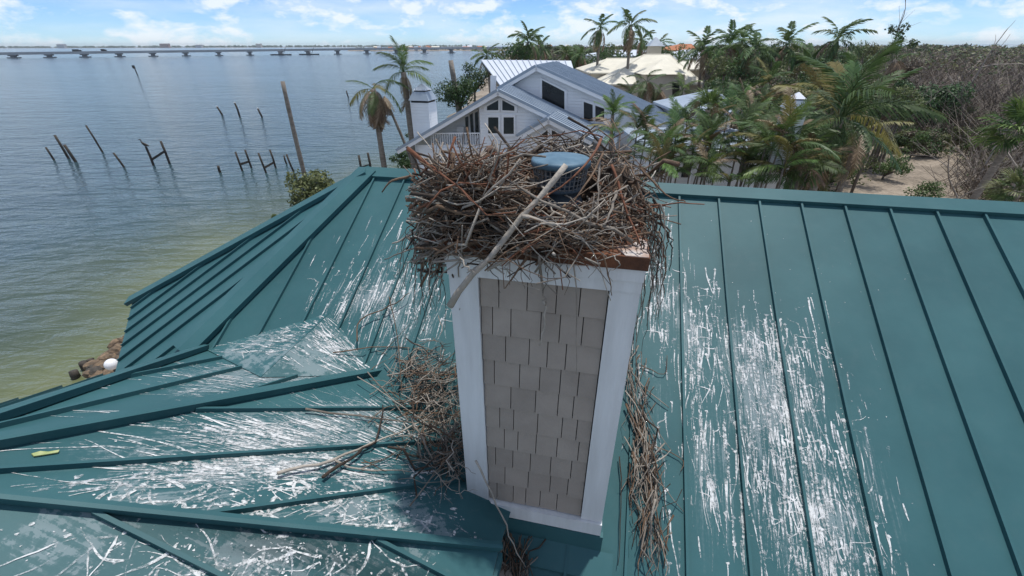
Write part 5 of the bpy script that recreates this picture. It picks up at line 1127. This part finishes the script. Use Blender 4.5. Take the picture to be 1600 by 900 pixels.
for x, y, Y, r, m_, lab in ((1395, 258, 27, 28, M_LEAF, 'leafy green bush just beyond the ridge near the path'), (1440, 300, 22, 30, M_LEAF, 'low leafy bush against the teal ridge cap'), (1500, 190, 44, 30, M_LEAFD, 'dark bush right of the dense green tree'), (1550, 262, 30, 30, M_LEAFO, 'olive bush beside the stiff fan palm'), (1330, 262, 24, 34, M_LEAFO, 'dry olive bush left of the path'), (1560, 312, 19, 24, M_LEAFO, 'olive bush at the right end of the ridge'), (1380, 170, 40, 36, M_LEAFO, 'dry olive tree behind the browned palm'), (1300, 270, 22, 30, M_LEAF, 'green bush around the big coconut palm foot'), (1215, 285, 20, 26, M_LEAFD, 'dark bush under the areca palms'), (965, 262, 21, 26, M_LEAFD, 'dark bush behind the nest and ridge'), (1480, 330, 18, 18, M_LEAFO, 'small olive bush peeping over the ridge')):
    tree('bush', lab, x, y, Y, r, m_, 1300, cat='bush', size=None)
for i in range(26):
    x = rng.uniform(1400, 1600); y = rng.uniform(205, 232) if x < 1500 else rng.uniform(185, 262); m_ = [M_LEAFD, M_LEAFO, M_LEAFB, M_LEAF][i % 4]; tree('scrub_bush', ['dark green', 'dry olive', 'withered brown', 'mid green'][i % 4]+' low bush fringing the scrub beyond the sandy path', x, y, 40, rng.uniform(16, 28), m_, 900, ['dark green', 'olive', 'brown', 'mid green'][i % 4]+' bushes fringing the scrub', cat='bush', clumps=9)
for i, x in enumerate((985, 1025, 1068, 1108, 1142, 1180, 1216, 1250, 1282)):
    tree('hedge_bush', '%s bush at the foot of the areca palms' % ['dark green', 'mid green', 'olive'][i % 3], x, 268+8*(i % 3), 30, 24, [M_LEAFD, M_LEAF, M_LEAFO][i % 3], 1300, ['dark green', 'mid green', 'olive'][i % 3]+' bushes under the areca palms', cat='bush', clumps=12)
GT = 'trees of the far canopy belt'
rs_ = np.random.default_rng(21)
NMS = {M_LEAFD.name: 'dark green', M_LEAF.name: 'mid green', M_LEAFO.name: 'olive', M_LEAFB.name: 'withered brown'}
for i in range(64):
    mt_ = [M_LEAFD, M_LEAFD, M_LEAF, M_LEAFO][rs_.integers(4)]; x = rs_.uniform(790, 1370); Y = rs_.uniform(76, 150) if x < 1100 else rs_.uniform(44, 130); y = 92+rs_.uniform(-8, 10)+max(0, (62-Y))*.9
    tree('canopy_tree', 'rounded %s tree in the far canopy belt behind the %s' % (NMS[mt_.name], 'white house' if x < 920 else 'cream house' if x < 1110 else 'palm row'), x, y, Y, rs_.uniform(18, 30), mt_, 620, NMS[mt_.name]+' '+GT+(' a' if x < 920 else ' b' if x < 1110 else ' c'), clumps=8)
GM = 'trees of the thicket right of the houses'
for i in range(70):
    mt_ = [M_LEAFD, M_LEAFD, M_LEAF, M_LEAFO, M_LEAFB][rs_.integers(5)]; x = rs_.uniform(1110, 1420); Y = rs_.uniform(30, 60); y = 118+(60-Y)*2.2+rs_.uniform(-16, 16)
    if x > 1395 and y > 170: continue
    tree('thicket_tree', 'tangled %s tree in the thicket %s' % (NMS[mt_.name], 'behind the clapboard chimney' if x < 1280 else 'between the big coconut palm and the scrub'), x, y, Y, rs_.uniform(22, 36), mt_, 900, NMS[mt_.name]+' '+GM+(' a' if x < 1280 else ' b'), clumps=9)
# bare trees
dead_tree('bare crooked tree with leaf tufts standing above the scrub skyline', 1440, 20, 70, 0, M_BARK, tufts=10); dead_tree('bare tree leaning along the skyline at the scrub edge', 1585, 35, 75, 0, M_DEADW, lean=(4, 0), depth=2); dead_tree('bleached bare tree rising from the sandy path', 1500, 205, 24, 0, M_DEADW, lean=(.6, 0), depth=4); dead_tree('thin bleached snag beside the leafy bush', 1408, 252, 20, 0, M_DEADW, depth=1)
GD = 'grey storm stripped trees of the scrub'
for i in range(60):
    hdg = rs_.uniform(30, 50); d_ = rs_.uniform(38, 120); x, y_ = d_*math.sin(math.radians(hdg)), d_*math.cos(math.radians(hdg)); tpz = rs_.uniform(6.5, 11.0); px_, py_ = proj((x, y_, tpz))
    if 36 < hdg < 48 and d_ < 76: continue
    bi = rs_.integers(2); dead_tree(['dark grey storm stripped tree in the brown scrub', 'bleached storm stripped tree in the brown scrub'][bi], px_, py_, y_, 0, [M_BARK, M_DEADW][bi], GD+[' dark', ' pale'][bi], lean=(rs_.normal(0, 1.5), 0))
# scrub mass
rs = np.random.default_rng(31); n = 5200; dd = np.exp(rs.uniform(np.log(48), np.log(900), n)); hh = np.radians(np.where(dd < 120, rs.uniform(27, 62, n), rs.uniform(2, 62, n))); C = np.stack([dd*np.sin(hh), dd*np.cos(hh), np.zeros(n)], 1)
tw = 15; top = rs.uniform(3.5, 8.0, n)*np.clip(dd/90, .55, 1.); clear = (np.degrees(hh) > 37) & (np.degrees(hh) < 47) & (dd < 72); C = C[~clear]; dd = dd[~clear]; hh = hh[~clear]; top = top[~clear]; n = len(C); P0 = np.repeat(C, tw, 0)+np.concatenate([rs.normal(0, 1.1, (n*tw, 2)), np.ones((n*tw, 1))*1.], 1); Hh = np.repeat(top, tw)*rs.uniform(.35, 1.0, n*tw); P0[:, 2] = 1+Hh*.35
dr = np.concatenate([rs.normal(0, .85, (n*tw, 2)), np.ones((n*tw, 1))], 1); P1_ = P0+dr*(Hh*.65)[:, None]; wv = rs.normal(0, 1, (n*tw, 3)); wv[:, 2] *= .2; wv /= np.linalg.norm(wv, axis=1)[:, None]; wv *= (np.repeat(np.maximum(dd*.0007, .022), tw))[:, None]
V = np.stack([P0-wv, P0+wv, P1_+wv*.3, P1_-wv*.3], 1).reshape(-1, 3); Fc = np.arange(len(V)).reshape(-1, 4); mi = np.zeros(len(Fc))
lv = rs.random(n) < .62; cc_ = C[lv].copy(); cc_[:, 2] = top[lv]*rs.uniform(.45, .85, lv.sum()); kk = np.maximum(dd[lv]*.012, 1.2)
V2, F2_ = leaf_cloud(list(cc_), list(kk*.8+.4), 150000, 1., rs, .75)
cen = V2.reshape(-1, 4, 3).mean(1, keepdims=True); V2 = ((V2.reshape(-1, 4, 3)-cen)*(np.maximum(np.linalg.norm(cen[..., :2], axis=2), 60)*.0028)[..., None]+cen).reshape(-1, 3)
m2i = rs.choice([1, 2, 3], len(F2_), p=[.24, .40, .36])
tag(fast_mesh('mangrove_scrub', np.vstack([V, V2]), np.vstack([Fc, F2_+len(V)]), [M_TWIG, M_LEAFD, M_LEAFO, M_LEAFB], np.concatenate([mi, m2i])), 'grey brown storm stripped mangrove scrub stretching to the horizon', 'scrub', kind='stuff')
# low undergrowth between houses
n = 420; X = rs.uniform(-12, 50, n); Yv = rs.uniform(16, 60, n); keep = ~((X > 22) & (X < 46) & (np.abs(Yv-(X*1.02)) < 6)); C = np.stack([X, Yv, np.full(n, GZ+.4)], 1)[keep]; V, Fc = leaf_cloud(list(C), list(rs.uniform(.6, 1.5, len(C))), 26000, .17, rs, .8)
tag(fast_mesh('undergrowth', V, Fc, [M_LEAF, M_LEAFO, M_LEAFD], rs.choice(3, len(Fc))), 'low green and olive undergrowth covering the ground between the houses', 'undergrowth', kind='stuff')
# ---------------------------------------------------------------- shore rocks and lamp
M_ROCK = simple('shore_rock', (.06, .05, .04), (.26, .18, .11), 2.5, .95, .5, 8, rnd=.2); M_ROCKD = simple('wet_rock', (.03, .027, .022), (.09, .075, .055), 2, .7, .4, 8)
def rock_mesh(i, mat):
    bm = bmesh.new(); bmesh.ops.create_icosphere(bm, subdivisions=2, radius=.5); rs = np.random.default_rng(900+i); ax = rs.normal(0, 1, (7, 3)); ax /= np.linalg.norm(ax, axis=1)[:, None]; lim = rs.uniform(.26, .46, 7)
    for v in bm.verts:
        p_ = np.array(v.co)
        for a_, l_ in zip(ax, lim):
            e_ = p_@a_
            if e_ > l_: p_ = p_-a_*(e_-l_)*.85
        v.co = Vector(p_*np.array([1.2, 1, .8]))
    me = bpy.data.meshes.new('rock'); bm.to_mesh(me); bm.free(); me.materials.append(mat); return me
RK = [rock_mesh(i, M_ROCK if i % 3 else M_ROCKD) for i in range(9)]
for i in range(90):
    x, y = (rng.uniform(125, 215), 0); y = 590-(x-110)*.62+rng.normal(0, 9); q = unZ(x, y, .35); ri = rng.integers(9); o = lk('shore_rock', RK[ri]); o.location = (q[0]+.3, q[1], .3); s_ = rng.uniform(.22, .62); o.scale = (s_, s_, s_); o.rotation_euler = (rng.uniform(0, .5), rng.uniform(0, .5), rng.uniform(0, 6)); tag(o, 'weathered brown rock on the shore below the teal eave' if ri % 3 else 'dark wet rock on the shore below the teal eave', 'rock', 'brown rocks along the shore' if ri % 3 else 'dark rocks along the shore')
for a, b in (((112, 578), (117, 588)), ((127, 565), (133, 575))): piling('dark rotten stump in the shallows by the rocks', a, b, .16, group='stumps in the shallows')
r = ray(172, 568)*.0222; gl = thing('globe_lamp', 'white globe garden lamp on a post beside the shore rocks', 'lamp', loc=(r[0], r[1], .5)); mb = MB(); an = np.linspace(-math.pi/2, math.pi/2, 13); mb.lathe([(max(.002, .2*math.cos(a)), .2*math.sin(a)) for a in an], (0, 0, H+r[2]-.5), 24); mb.build('globe', simple('opal_globe', (.8, .8, .8), (.84, .84, .84), 1, .3), gl, True); mb = MB(); mb.tube([(0, 0, -.3), (0, 0, H+r[2]-.68)], .04, 8); mb.build('post', M_DARKP, gl)

# ---------------------------------------------------------------- sea haze
hm = bpy.data.materials.new('sea_haze'); hm.use_nodes = True; hn = hm.node_tree; hn.nodes.clear()
pv = N(hn, 'ShaderNodeVolumePrincipled'); pv.inputs['Color'].default_value = (.80, .88, .96, 1); pv.inputs['Density'].default_value = .00008; pv.inputs['Anisotropy'].default_value = .2
ho = N(hn, 'ShaderNodeOutputMaterial'); L(hn, pv.outputs[0], ho.inputs['Volume'])
mb = MB(); mb.box(-9000, 9000, -320, 9000, -2.5, 48); hz = mb.build('haze', hm); hz['kind'] = 'stuff'; hz['label'] = 'thin bluish sea haze over the whole bay'; hz['category'] = 'haze'
